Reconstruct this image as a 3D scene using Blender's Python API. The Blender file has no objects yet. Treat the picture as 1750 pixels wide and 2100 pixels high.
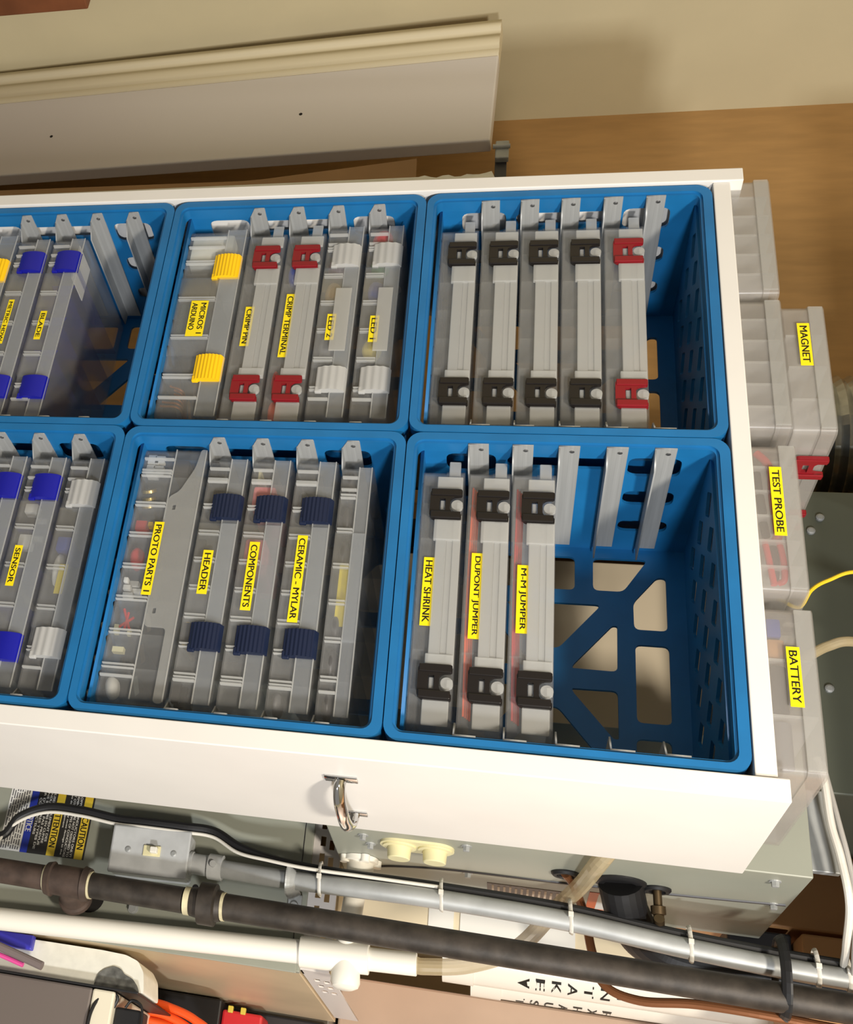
import bpy, bmesh, math, random
from mathutils import Vector, Matrix, Quaternion
random.seed(7)
S = bpy.context.scene
C = S.collection

# ------------------------------------------------------------------ camera
# World: X = right along the shelf front, Y = depth, Z = up.  The photograph was
# taken with the phone on its side, so the picture's right edge is "up".
cam = bpy.data.cameras.new('camera'); camo = bpy.data.objects.new('camera', cam); C.objects.link(camo)
cam.sensor_fit = 'HORIZONTAL'; cam.sensor_width = 36.0
cam.lens = 2479.47 / 1750 * 36.0
cam.shift_x = (875 - 306.38) / 1750
cam.shift_y = -(1050 - 960.43) / 1750
cam.clip_start = 0.02
r = Vector((-0.17655992, 0.23220316, 0.95650838))
d = Vector((0.85293456, 0.52110023, 0.0309385))
f = Vector((-0.49125272, 0.82130155, -0.29005952))
Mx = Matrix(((r.x, -d.x, -f.x), (r.y, -d.y, -f.y), (r.z, -d.z, -f.z)))
camo.matrix_world = Matrix.Translation((0.75219885, -1.1583168, 0.11741483)) @ Mx.to_4x4()
S.camera = camo

# ------------------------------------------------------------------ world, lamps, exposure
w = bpy.data.worlds.new('room_air'); S.world = w; w.use_nodes = True
w.node_tree.nodes['Background'].inputs[0].default_value = (1.0, 0.93, 0.84, 1)
w.node_tree.nodes['Background'].inputs[1].default_value = 0.22

def area(name, loc, target, sx, sy, power, col):
    l = bpy.data.lights.new(name, 'AREA'); l.shape = 'RECTANGLE'; l.size = sx; l.size_y = sy
    l.energy = power; l.color = col
    o = bpy.data.objects.new(name, l); C.objects.link(o); o.location = loc
    o.rotation_euler = (Vector(target) - Vector(loc)).to_track_quat('-Z', 'Y').to_euler()
    return o
area('ceiling_lamp', (1.25, -1.20, 1.10), (0.1, 0.1, 0.1), 0.26, 0.14, 29, (1.0, 0.91, 0.78))
area('work_light', (2.65, -1.70, 0.56), (0.1, 0.1, 0.0), 0.22, 0.22, 43, (0.97, 0.98, 1.0))
S.view_settings.view_transform = 'Standard'; S.view_settings.look = 'None'
S.view_settings.gamma = 1.0; S.view_settings.use_curve_mapping = False
S.view_settings.exposure = 0.52
S.cycles.transparent_max_bounces = 32
S.cycles.max_bounces = 8

# ------------------------------------------------------------------ materials
def lin(c):
    return tuple(((x / 255) / 12.92 if x / 255 <= 0.04045 else ((x / 255 + 0.055) / 1.055) ** 2.4) for x in c)
MATS = {}
def mat(name, rgb, rough=0.5, metal=0.0, noise=0.0, nscale=40, spec=0.5, bump=0.0, stretch=None, emit=0, rgb2=None):
    if name in MATS: return MATS[name]
    m = bpy.data.materials.new(name); m.use_nodes = True; nt = m.node_tree; b = nt.nodes['Principled BSDF']
    c = lin(rgb); b.inputs['Base Color'].default_value = (*c, 1); b.inputs['Roughness'].default_value = rough
    b.inputs['Metallic'].default_value = metal; b.inputs['Specular IOR Level'].default_value = spec
    if noise or bump or rgb2:
        tc = nt.nodes.new('ShaderNodeTexCoord'); mp = nt.nodes.new('ShaderNodeMapping')
        if stretch: mp.inputs['Scale'].default_value = stretch
        n = nt.nodes.new('ShaderNodeTexNoise'); n.inputs['Scale'].default_value = nscale; n.inputs['Detail'].default_value = 5
        nt.links.new(tc.outputs['Object'], mp.inputs[0]); nt.links.new(mp.outputs[0], n.inputs['Vector'])
        if noise or rgb2:
            rp = nt.nodes.new('ShaderNodeValToRGB')
            c2 = lin(rgb2) if rgb2 else tuple(max(0, x * (1 - noise)) for x in c)
            c1 = c if rgb2 else tuple(min(1, x * (1 + noise)) for x in c)
            rp.color_ramp.elements[0].position = 0.35; rp.color_ramp.elements[1].position = 0.65
            rp.color_ramp.elements[0].color = (*c2, 1); rp.color_ramp.elements[1].color = (*c1, 1)
            nt.links.new(n.outputs[0], rp.inputs[0]); nt.links.new(rp.outputs[0], b.inputs['Base Color'])
        if bump:
            bp = nt.nodes.new('ShaderNodeBump'); bp.inputs['Strength'].default_value = bump; bp.inputs['Distance'].default_value = 0.002
            nt.links.new(n.outputs[0], bp.inputs['Height']); nt.links.new(bp.outputs[0], b.inputs['Normal'])
    MATS[name] = m; return m

def plastic(name, rgb, haze, rough=0.18, spec=0.06):
    """clear / frosted polypropylene: part see-through, part scattering, with a soft gloss"""
    if name in MATS: return MATS[name]
    m = bpy.data.materials.new(name); m.use_nodes = True; nt = m.node_tree
    for n in list(nt.nodes): nt.nodes.remove(n)
    out = nt.nodes.new('ShaderNodeOutputMaterial')
    c = (*lin(rgb), 1)
    tr = nt.nodes.new('ShaderNodeBsdfTransparent'); tr.inputs[0].default_value = (0.97, 0.975, 0.98, 1)
    df = nt.nodes.new('ShaderNodeBsdfDiffuse'); df.inputs[0].default_value = c
    tl = nt.nodes.new('ShaderNodeBsdfTranslucent'); tl.inputs[0].default_value = c
    gl = nt.nodes.new('ShaderNodeBsdfGlossy'); gl.inputs['Roughness'].default_value = rough
    m1 = nt.nodes.new('ShaderNodeMixShader'); m1.inputs[0].default_value = 0.4
    m2 = nt.nodes.new('ShaderNodeMixShader'); m2.inputs[0].default_value = haze
    m3 = nt.nodes.new('ShaderNodeMixShader')
    lw = nt.nodes.new('ShaderNodeLayerWeight'); lw.inputs[0].default_value = 0.25
    mt = nt.nodes.new('ShaderNodeMath'); mt.operation = 'MULTIPLY_ADD'; mt.inputs[1].default_value = 0.14; mt.inputs[2].default_value = spec * 0.5
    nt.links.new(df.outputs[0], m1.inputs[1]); nt.links.new(tl.outputs[0], m1.inputs[2])
    nt.links.new(tr.outputs[0], m2.inputs[1]); nt.links.new(m1.outputs[0], m2.inputs[2])
    nt.links.new(lw.outputs['Fresnel'], mt.inputs[0]); nt.links.new(mt.outputs[0], m3.inputs[0])
    nt.links.new(m2.outputs[0], m3.inputs[1]); nt.links.new(gl.outputs[0], m3.inputs[2])
    nt.links.new(m3.outputs[0], out.inputs[0])
    MATS[name] = m; return m

BLUE = mat('blue_crate_plastic', (24, 106, 163), 0.42, noise=0.10, nscale=14)
WHITE = mat('white_painted_board', (224, 221, 216), 0.45, noise=0.02, nscale=8)
ALU = mat('brushed_aluminium', (166, 168, 168), 0.5, 0.25, noise=0.10, nscale=30, stretch=(1, 0.15, 8))
ALUE = mat('aluminium_screw', (150, 150, 150), 0.35, 0.9)
CLEAR = plastic('clear_case_plastic', (236, 235, 232), 0.125)
CLEAR2 = plastic('clear_lid_plastic', (236, 235, 232), 0.10)
FROST = plastic('frosted_case_plastic', (214, 208, 202), 0.26)
CLEAR3 = plastic('thin_clear_plastic', (236, 235, 232), 0.05)
CLEAR4 = plastic('lid_flange_plastic', (226, 230, 234), 0.17)
MILK2 = plastic('opaque_lip_plastic', (220, 219, 214), 0.50, 0.3)
MILK = plastic('milky_rib_plastic', (232, 232, 229), 0.42, 0.25)
DIV = plastic('lid_edge_plastic', (226, 226, 222), 0.26, 0.25)
DIVP = plastic('divider_plastic', (226, 226, 222), 0.09, 0.25)
BDIV = plastic('blue_divider_plastic', (38, 52, 175), 0.18, 0.3)
BINS = plastic('blue_insert_plastic', (34, 48, 185), 0.6, 0.3)
WLATCH = plastic('white_latch_plastic', (226, 226, 224), 0.80, 0.3)
BLACKL = mat('black_latch_plastic', (26, 22, 21), 0.32)
REDL = mat('dark_red_latch_plastic', (128, 18, 28), 0.35)
YELL = mat('yellow_latch_plastic', (250, 200, 12), 0.4)
NAVYL = mat('navy_latch_plastic', (18, 30, 58), 0.4)
BLUEL = mat('royal_blue_latch_plastic', (18, 22, 150), 0.35)
TAPE = mat('yellow_label_tape', (250, 224, 22), 0.35)
INK = mat('black_label_ink', (22, 20, 14), 0.5)
FURN = mat('grey_green_sheet_metal', (152, 154, 141), 0.45, 0.05, noise=0.05, nscale=6)
GALV = mat('galvanised_steel', (164, 166, 165), 0.5, 0.3, noise=0.12, nscale=25)
ZINC = mat('zinc_plate', (192, 194, 194), 0.5, 0.12, noise=0.10, nscale=30)
IRON = mat('black_iron_pipe', (58, 52, 46), 0.55, 0.3, noise=0.35, nscale=45, bump=0.3)
RUSTY = mat('brown_iron_fitting', (76, 62, 54), 0.65, 0.25, noise=0.3, nscale=40, bump=0.4)
SEAL = mat('thread_seal_paste', (206, 196, 160), 0.7, noise=0.2, nscale=60)
PVC = mat('white_pvc', (234, 230, 218), 0.35)
CREAM = mat('cream_wall_paint', (198, 186, 152), 0.75, noise=0.03, nscale=5)
WOOD = mat('plywood', (170, 131, 80), 0.6, noise=0.07, nscale=9, stretch=(7, 1, 1.2), bump=0.05)
CARD = mat('brown_cardboard', (150, 116, 78), 0.8, noise=0.08, nscale=12)
TAN = mat('tan_duct_board', (196, 146, 96), 0.5, 0.1, noise=0.08, nscale=6)
COPPERY = mat('dull_copper_sheet', (208, 182, 160), 0.38, 0.35, noise=0.10, nscale=4)
BLACKR = mat('black_rubber', (24, 24, 26), 0.5)
DARK = mat('dark_grey_plastic', (52, 50, 52), 0.4)
WCABLE = mat('white_cable_sheath', (220, 216, 206), 0.45)
CHROME = mat('polished_chrome', (205, 205, 205), 0.08, 1.0)
FOAM = mat('white_foam', (226, 224, 212), 0.9, noise=0.05, nscale=60)
ORANGE = mat('orange_hose', (236, 86, 30), 0.4)
COPPER = mat('brown_copper_tube', (136, 88, 56), 0.4, 0.5)
RED = mat('red_plastic', (196, 40, 46), 0.4)
PINK = mat('pink_foam', (226, 122, 122), 0.8)
GREEN = mat('green_plastic', (52, 128, 58), 0.4)
BLUEP = mat('blue_plastic', (44, 72, 160), 0.4)
YELP = mat('yellow_plastic', (206, 186, 74), 0.4)
GOLD = mat('gold_metal', (206, 178, 110), 0.3, 0.9)
GREYP = mat('grey_plastic', (120, 120, 122), 0.5)
IVORY = mat('ivory_plastic', (220, 212, 168), 0.4)
LAVW = mat('white_enamel', (214, 208, 204), 0.4)
PAPER = mat('white_paper', (232, 230, 224), 0.6)
TUBEC = plastic('clear_vinyl_tube', (226, 208, 168), 0.5, 0.15, 0.2)

# ------------------------------------------------------------------ mesh tools
class G:
    def __init__(s): s.bm = bmesh.new()
    def box(s, x0, x1, y0, y1, z0, z1, bev=0, seg=2):
        b = bmesh.new(); bmesh.ops.create_cube(b, size=1)
        for v in b.verts: v.co = Vector(((x0 + x1) / 2 + v.co.x * (x1 - x0), (y0 + y1) / 2 + v.co.y * (y1 - y0), (z0 + z1) / 2 + v.co.z * (z1 - z0)))
        if bev: bmesh.ops.bevel(b, geom=b.edges[:], offset=bev, segments=seg, profile=0.5, affect='EDGES')
        return s.add(b)
    def add(s, b, M=None):
        if M is not None: b.transform(M)
        me = bpy.data.meshes.new('t'); b.to_mesh(me); b.free(); s.bm.from_mesh(me); bpy.data.meshes.remove(me); return s
    def addmesh(s, me, M=None):
        b = bmesh.new(); b.from_mesh(me); return s.add(b, M)
    def cyl(s, p0, p1, r0, r1=None, n=24, caps=True):
        p0 = Vector(p0); p1 = Vector(p1); r1 = r0 if r1 is None else r1
        b = bmesh.new(); bmesh.ops.create_cone(b, cap_ends=caps, segments=n, radius1=r0, radius2=r1, depth=(p1 - p0).length)
        q = (p1 - p0).to_track_quat('Z', 'Y')
        return s.add(b, Matrix.Translation((p0 + p1) / 2) @ q.to_matrix().to_4x4())
    def lathe(s, p0, axis, prof, n=28):
        """prof: (distance along axis, radius)"""
        b = bmesh.new(); rings = []
        for (t, rr) in prof:
            rings.append([b.verts.new((rr * math.cos(2 * math.pi * i / n), rr * math.sin(2 * math.pi * i / n), t)) for i in range(n)])
        for a, c in zip(rings[:-1], rings[1:]):
            for i in range(n): b.faces.new((a[i], a[(i + 1) % n], c[(i + 1) % n], c[i]))
        b.faces.new(rings[0][::-1]); b.faces.new(rings[-1])
        return s.add(b, Matrix.Translation(Vector(p0)) @ Vector(axis).to_track_quat('Z', 'Y').to_matrix().to_4x4())
    def tube(s, pts, rad, n=12, sub=8, smooth=True, flat=1.0):
        P = [Vector(p) for p in pts]
        if smooth and len(P) > 2:
            Q = [P[0] * 2 - P[1]] + P + [P[-1] * 2 - P[-2]]; out = []
            for i in range(1, len(Q) - 2):
                for k in range(sub):
                    t = k / sub; a, b_, c, e = Q[i - 1], Q[i], Q[i + 1], Q[i + 2]
                    out.append(0.5 * ((2 * b_) + (c - a) * t + (2 * a - 5 * b_ + 4 * c - e) * t * t + (3 * b_ - a - 3 * c + e) * t ** 3))
            out.append(P[-1]); P = out
        b = bmesh.new(); rings = []; up = None
        for i, p in enumerate(P):
            t = (P[min(i + 1, len(P) - 1)] - P[max(i - 1, 0)]).normalized()
            if up is None: up = t.orthogonal().normalized()
            up = (up - t * up.dot(t)).normalized(); sd = t.cross(up)
            rings.append([b.verts.new(p + (up * math.cos(2 * math.pi * j / n) + sd * math.sin(2 * math.pi * j / n) * flat) * rad) for j in range(n)])
        for a, c in zip(rings[:-1], rings[1:]):
            for i in range(n): b.faces.new((a[i], a[(i + 1) % n], c[(i + 1) % n], c[i]))
        b.faces.new(rings[0][::-1]); b.faces.new(rings[-1])
        return s.add(b)
    def prism(s, poly, plane, d0, d1, holes=()):
        """poly in 2-D; plane 'xz','xy','yz' gives the two axes; extruded d0..d1 on the third"""
        cu = bpy.data.curves.new('c', 'CURVE'); cu.dimensions = '2D'; cu.fill_mode = 'BOTH'; cu.extrude = abs(d1 - d0) / 2
        for pl in [poly] + list(holes):
            sp = cu.splines.new('POLY'); sp.points.add(len(pl) - 1); sp.use_cyclic_u = True
            for p, q in zip(sp.points, pl): p.co = (q[0], q[1], 0, 1)
        me = curve_mesh(cu); m = (d0 + d1) / 2
        M = {'xz': Matrix(((1, 0, 0, 0), (0, 0, 1, m), (0, 1, 0, 0), (0, 0, 0, 1))),
             'xy': Matrix(((1, 0, 0, 0), (0, 1, 0, 0), (0, 0, 1, m), (0, 0, 0, 1))),
             'yz': Matrix(((0, 0, 1, m), (1, 0, 0, 0), (0, 1, 0, 0), (0, 0, 0, 1)))}[plane]
        s.addmesh(me, M); bpy.data.meshes.remove(me); return s
    def tray(s, x0, x1, y0, y1, z0, z1, rad, t, closed='bottom'):
        """hollow rounded-corner tray along z; floor at z0 (closed='bottom') or roof at z1 ('top')"""
        b = bmesh.new()
        O = rrect(x0, x1, y0, y1, rad); I = rrect(x0 + t, x1 - t, y0 + t, y1 - t, max(rad - t, 0.0008))
        za, zb = (z0, z1) if closed == 'bottom' else (z1, z0); zi = za + t if closed == 'bottom' else za - t
        L = [[b.verts.new((p[0], p[1], zz)) for p in lp] for lp, zz in ((O, za), (O, zb), (I, zb), (I, zi))]
        n = len(O)
        for a, c in zip(L[:-1], L[1:]):
            for i in range(n): b.faces.new((a[i], a[(i + 1) % n], c[(i + 1) % n], c[i]))
        b.faces.new(L[0][::-1]); b.faces.new(L[-1])
        bmesh.ops.recalc_face_normals(b, faces=b.faces[:])
        return s.add(b)
    def blob(s, c, sx, sy, sz, k=0.25, seed=0, sub=3):
        rnd = random.Random(seed); b = bmesh.new(); bmesh.ops.create_icosphere(b, subdivisions=sub, radius=1)
        dirs = [(Vector((rnd.uniform(-1, 1), rnd.uniform(-1, 1), rnd.uniform(-1, 1))).normalized(), rnd.uniform(-k, k)) for _ in range(14)]
        for v in b.verts:
            n = v.co.normalized(); f_ = 1 + sum(a * max(0, n.dot(d_)) ** 6 for d_, a in dirs)
            n = n * f_; v.co = Vector((c[0] + n.x * sx, c[1] + n.y * sy, c[2] + n.z * sz))
        return s.add(b)
    def build(s, name, m, parent=None, smooth=False, bevel=0):
        me = bpy.data.meshes.new(name)
        bmesh.ops.recalc_face_normals(s.bm, faces=s.bm.faces[:])
        s.bm.to_mesh(me); s.bm.free(); me.materials.append(m)
        if smooth:
            for p in me.polygons: p.use_smooth = True
            try: me.set_sharp_from_angle(angle=math.radians(38))
            except Exception: pass
        o = bpy.data.objects.new(name, me); C.objects.link(o)
        if parent: o.parent = parent
        if bevel:
            md = o.modifiers.new('edge', 'BEVEL'); md.width = bevel; md.segments = 2; md.limit_method = 'ANGLE'
        return o

def rrect(x0, x1, y0, y1, rad, n=5):
    pts = []
    for cx, cy, a0 in ((x1 - rad, y1 - rad, 0), (x0 + rad, y1 - rad, 90), (x0 + rad, y0 + rad, 180), (x1 - rad, y0 + rad, 270)):
        for i in range(n + 1):
            a = math.radians(a0 + 90 * i / n); pts.append((cx + rad * math.cos(a), cy + rad * math.sin(a)))
    return pts
def rpoly(P, rad, n=4):
    out = []
    for i in range(len(P)):
        a, b, c = Vector(P[i - 1]), Vector(P[i]), Vector(P[(i + 1) % len(P)])
        u = (a - b); v = (c - b); k = min(rad, u.length * 0.45, v.length * 0.45)
        p, q = b + u.normalized() * k, b + v.normalized() * k
        for j in range(n + 1):
            t = j / n; out.append(tuple((1 - t) ** 2 * p + 2 * t * (1 - t) * b + t * t * q))
    return out
def curve_mesh(cu):
    o = bpy.data.objects.new('tmp', cu); C.objects.link(o)
    dg = bpy.context.evaluated_depsgraph_get(); dg.update()
    me = bpy.data.meshes.new_from_object(o.evaluated_get(dg))
    bpy.data.objects.remove(o); bpy.data.curves.remove(cu); return me
def text_into(g, s, x0, x1, z0, z1, y, thick=0.0003):
    """lettering that fills x0..x1 by z0..z1, facing -Y, reading along +X"""
    cu = bpy.data.curves.new('t', 'FONT'); cu.body = s; cu.size = 1; cu.extrude = 0.001
    me = curve_mesh(cu)
    xs = [v.co.x for v in me.vertices]; ys = [v.co.y for v in me.vertices]
    a, b = min(xs), max(xs); c, e = min(ys), max(ys)
    for v in me.vertices:
        X, Y, Z = v.co
        v.co = (x0 + (X - a) / (b - a) * (x1 - x0), y - (Z / 0.001) * thick / 2, z0 + (Y - c) / (e - c) * (z1 - z0))
    e_ = (z1 - z0) * 0.028
    g.addmesh(me, Matrix.Translation((-e_, 0, 0))); g.addmesh(me, Matrix.Translation((e_, -0.00002, 0))); bpy.data.meshes.remove(me)

def thing(name, label, cat, loc=(0, 0, 0), group=None, rot=None):
    o = bpy.data.objects.new(name, None); C.objects.link(o); o.empty_display_size = 0.02
    o.location = loc; o['label'] = label; o['category'] = cat
    if rot: o.rotation_euler = rot
    if group: o['group'] = group
    return o
def tag(o, label, cat, group=None):
    o['label'] = label; o['category'] = cat
    if group: o['group'] = group
    return o
def struct(o): o['kind'] = 'structure'; return o
def lab(o, label): o['label'] = label; return o

# ------------------------------------------------------------------ the room
FLOOR = -1.40
struct(G().box(-1.3, 3.2, -3.0, 1.5, FLOOR - 0.05, FLOOR).build('floor', mat('concrete', (120, 116, 110), 0.8, noise=0.1, nscale=6)))
struct(G().box(-1.24, -1.165, -3.0, 0.64, FLOOR, 1.6).build('wall_left', CREAM))
struct(G().box(-1.24, 0.12, 0.64, 0.70, FLOOR, 1.6).build('wall_back', WOOD))
struct(G().box(0.12, 3.2, 1.35, 1.42, FLOOR, 1.6).build('wall_far', CREAM))
struct(G().box(-1.3, 3.2, -3.0, 1.5, 1.75, 1.80).build('ceiling', CREAM))
struct(G().box(-0.17, 0.55, 0.02, 0.34, 0.60, 1.75, 0.004).build('added_shade_block', CREAM))   # unseen block added above the frame to shade the plenum and plywood

# ------------------------------------------------------------------ white frame that holds the crates
PX, PZ = 0.359, 0.33
t = thing('storage_frame', 'tall white board frame packed with blue crates', 'shelf', (0, 0, FLOOR))
def part(name, x0, x1, y0, y1, z0, z1, bev=0.0012):
    return G().box(x0, x1, y0, y1, z0 - FLOOR, z1 - FLOOR, bev).build(name, WHITE, t)
rp = part('side_panel', PX + 0.0015, 0.382, -0.004, 0.25, FLOOR, 0.3585)
part('side_panel', -0.380, -PX - 0.0015, -0.004, 0.25, FLOOR, 0.3638)
part('top_panel', -PX - 0.0015, PX + 0.0015, -0.001, 0.25, PZ + 0.0008, 0.3495)
part('shelf_panel', -PX - 0.0015, PX + 0.0015, -0.001, 0.25, -0.681, -0.661)
part('shelf_panel', -PX - 0.0015, PX + 0.0015, -0.001, 0.25, FLOOR + 0.06, FLOOR + 0.08)
# pull handle on the right side panel
hz = -0.043 - FLOOR
h = G()
h.box(0.382, 0.3845, 0.054, 0.069, hz - 0.017, hz + 0.017, 0.001)
h.box(0.382, 0.3845, 0.176, 0.188, hz - 0.010, hz + 0.017, 0.001)
h.tube([(0.384, 0.0615, hz), (0.392, 0.064, hz - 0.001), (0.402, 0.076, hz - 0.001), (0.4075, 0.10, hz), (0.4085, 0.125, hz), (0.407, 0.15, hz + 0.001), (0.400, 0.172, hz + 0.002), (0.390, 0.180, hz + 0.003), (0.384, 0.182, hz + 0.003)], 0.0068, 16, 8, flat=0.62)
lab(h.build('pull_handle', CHROME, t, smooth=True), 'chrome pull handle')

# ------------------------------------------------------------------ crates
def mirror4(P, cx=0.1835, cz=0.165, both=(True, True)):
    out = []
    for sx in ((1, -1) if both[0] else (1,)):
        for sz in ((1, -1) if both[1] else (1,)):
            out.append([(cx + sx * (x - cx), cz + sz * (z - cz)) for x, z in P])
    return out
BASE_HOLES = []
for P, b in (([(0.0253, 0.140), (0.0253, 0.190), (0.070, 0.190), (0.070, 0.140)], (True, False)),
             ([(0.0255, 0.2108), (0.0251, 0.2727), (0.0690, 0.2445), (0.0690, 0.2107)], (True, True)),
             ([(0.048, 0.2925), (0.117, 0.2925), (0.117, 0.256), (0.0825, 0.2555), (0.048, 0.2825)], (True, True)),
             ([(0.088, 0.110), (0.088, 0.220), (0.147, 0.172), (0.147, 0.158)], (True, False)),
             ([(0.1141, 0.2376), (0.1717, 0.2372), (0.1710, 0.1871), (0.1660, 0.1890), (0.1141, 0.2320)], (True, True)),
             ([(0.1360, 0.2568), (0.1360, 0.2935), (0.231, 0.2935), (0.231, 0.2568)], (False, True))):
    for q in mirror4(P, both=b): BASE_HOLES.append(rpoly(q, 0.007))
def slot(y0, y1, z0, z1): return rpoly([(y0, z0), (y1, z0), (y1, z1), (y0, z1)], 0.011)
X_HOLES = [slot(0.028, 0.050, 0.108, 0.222)]
for y0, y1 in ((0.025, 0.0625), (0.095, 0.125), (0.1626, 0.188)):
    X_HOLES += [slot(y0, y1, 0.234, 0.2875), slot(y0, y1, 0.042, 0.096)]
Z_HOLES = []
for i in range(7):
    x = 0.036 + i * 0.042
    for j, y in enumerate((0.05, 0.112, 0.174)):
        a = 0.016; b2 = 0.024
        Z_HOLES.append(rpoly([(x, y), (x + a, y + b2), (x + 2 * a, y), (x + a, y - b2)], 0.004))
EPS = 0.0006
_cache = {}
def shared(key, fn, name, m, parent, smooth=False):
    if key in _cache:
        o = bpy.data.objects.new(name, _cache[key]); C.objects.link(o); o.parent = parent; return o
    o = fn().build(name, m, parent, smooth); _cache[key] = o.data; return o

def rim_mesh():
    g = G()
    g.prism(rrect(EPS, PX - EPS, EPS, PZ - EPS, 0.017, 7), 'xz', 0.0, 0.020, [rrect(0.0098, 0.3496, 0.0088, 0.3192, 0.011)])
    g.prism(rrect(0.0092, 0.3502, 0.0082, 0.3198, 0.011), 'xz', 0.0035, 0.020, [rrect(0.0128, 0.3466, 0.0118, 0.3163, 0.008)])
    return g
def rail_mesh(chamfer, sx):
    # L-section: upright leg on the crate wall, flange pointing into the crate; front end at y=0.003
    g = G(); y0, y1 = 0.003, 0.226; hh = 0.0218
    P = [(y0, 0.0), (y1, 0.0), (y1, hh), (y0, hh)]
    if chamfer: P = [(y0 + 0.016, 0.0), (y1, 0.0), (y1, hh), (y0 + 0.001, hh), (y0, hh - 0.001), (y0, 0.008)]
    g.prism(P, 'yz', 0.0 if sx > 0 else -0.0016, 0.0016 if sx > 0 else 0.0)
    fl = 0.0195; q = 0.018 if chamfer else 0.004
    F = [(0, y0 + (0.014 if chamfer else 0.0005)), (sx * fl, y0 + q + 0.014), (sx * fl, y1 - 0.002), (0, y1 - 0.002)]
    g.prism(F if sx > 0 else F[::-1], 'xy', 0.0, 0.0016)
    return g
def crate(col, row, rails, label, chamfer):
    x0 = -PX if col == 0 else 0.0; z0 = row * PZ
    t = thing('milk_crate', label, 'crate', (x0, 0, z0), 'blue milk crates in the white frame')
    shared('rim', rim_mesh, 'rim', BLUE, t)
    shared('base', lambda: G().prism(rrect(0.008, 0.351, 0.013, 0.320, 0.012), 'xz', 0.2355, 0.2400, BASE_HOLES), 'base_lattice', BLUE, t)
    wallp = [(0.019, 0.012), (0.236, 0.012), (0.236, 0.320), (0.019, 0.320)]
    shared('wl', lambda: G().prism(wallp, 'yz', 0.0085, 0.0120, X_HOLES), 'side_wall', BLUE, t)
    shared('wr', lambda: G().prism(wallp, 'yz', 0.3472, 0.3507, X_HOLES), 'side_wall', BLUE, t)
    zp = [(0.010, 0.019), (0.349, 0.019), (0.349, 0.236), (0.010, 0.236)]
    shared('wb', lambda: G().prism(zp, 'xy', 0.0150, 0.0186, Z_HOLES), 'side_wall', BLUE, t)
    shared('wt', lambda: G().prism(zp, 'xy', 0.3135, 0.3170, Z_HOLES), 'side_wall', BLUE, t)
    for z in rails:
        for sx, x in ((1, 0.0122), (-1, 0.3470)):
            o = shared(('rail', chamfer, sx), lambda: rail_mesh(chamfer, sx), 'rail', ALU, t); o.location = (x, 0, z)
            s = shared(('screw', sx), lambda: G().lathe((0, 0, 0), (sx, 0, 0), [(0, 0.0026), (0.0006, 0.0026), (0.0011, 0.0016), (0.0011, 0.0008)], 14), 'screw', ALUE, o)
            s.location = (sx * 0.0015, 0.0125, 0.0138)
    return t
R6 = (0.0665, 0.1134, 0.1612, 0.2098, 0.2577)
R5 = (0.0995, 0.1515, 0.2035, 0.2558)
crate(0, 0, R6, 'blue milk crate holding five unlabelled cases with black and red latches', False)
crate(1, 0, R6, 'blue milk crate half empty with bare rails, below the test probe and battery cases', False)
crate(0, -1, R5, 'blue milk crate in far column holding the yellow latched and crimp cases', True)
crate(1, -1, R5, 'blue milk crate in handle side column holding the proto parts and navy latched cases', True)
crate(0, -2, R5, 'lowest far crate with two bare rails above the BLADE case', True)
crate(1, -2, R5, 'lowest blue milk crate in handle side column holding the sensor case', True)

# ------------------------------------------------------------------ organizer cases
def h_latch():
    # plate with a slot and an open notch
    g = G(); L, Hh = 0.038, 0.034
    P = [(0.000, 0.004), (0.004, 0.000), (0.034, 0.000), (0.038, 0.004), (0.038, Hh), (0.031, Hh), (0.030, 0.025), (0.026, 0.0215), (0.013, 0.0215), (0.0095, 0.025), (0.0085, Hh), (0.000, Hh)]
    g.prism(rpoly(P, 0.0022), 'xz', -0.0060, -0.0015, [rpoly([(0.012, 0.0105), (0.027, 0.0105), (0.027, 0.0165), (0.012, 0.0165)], 0.001)])
    g.box(0.029, 0.0375, -0.0085, -0.0058, 0.001, 0.033, 0.001)
    g.box(0.0005, 0.0085, -0.0072, -0.0058, 0.001, 0.033, 0.0006)
    return g
def h_boss():
    g = G(); g.cyl((0.0195, -0.0050, 0.0290), (0.0195, 0.0, 0.0290), 0.0062, n=20); g.box(0.0155, 0.0235, -0.0040, 0.0, 0.0290, 0.0345)
    g.box(0.0135, 0.0255, -0.0035, 0, 0.0112, 0.0158, 0.0008)
    return g
def r_latch(L=0.034, ribs=7, hgt=0.036):
    P = []; n = 48
    for i in range(n + 1):
        a = i / n; z = a * hgt
        y = -0.0035 - 0.0050 * math.sin(math.pi * min(1, a * 1.02)) ** 0.6
        if ribs: y -= 0.0009 * (0.5 + 0.5 * math.cos(a * ribs * 2 * math.pi))
        if a > 0.93: y += (a - 0.93) * 0.06
        P.append((y, z))
    P = P + [(0.0, hgt), (0.0, 0.0)]
    g = G(); g.prism(P, 'yz', 0, L); g.box(L - 0.006, L + 0.0025, -0.006, -0.001, 0.000, 0.008, 0.001)
    return g
LATCH_X = {'H': (0.029, 0.236), 'N': (0.055, 0.2165), 'Y': (0.051, 0.214), 'W': (0.038, 0.231), 'B': (0.031, 0.240)}

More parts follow.
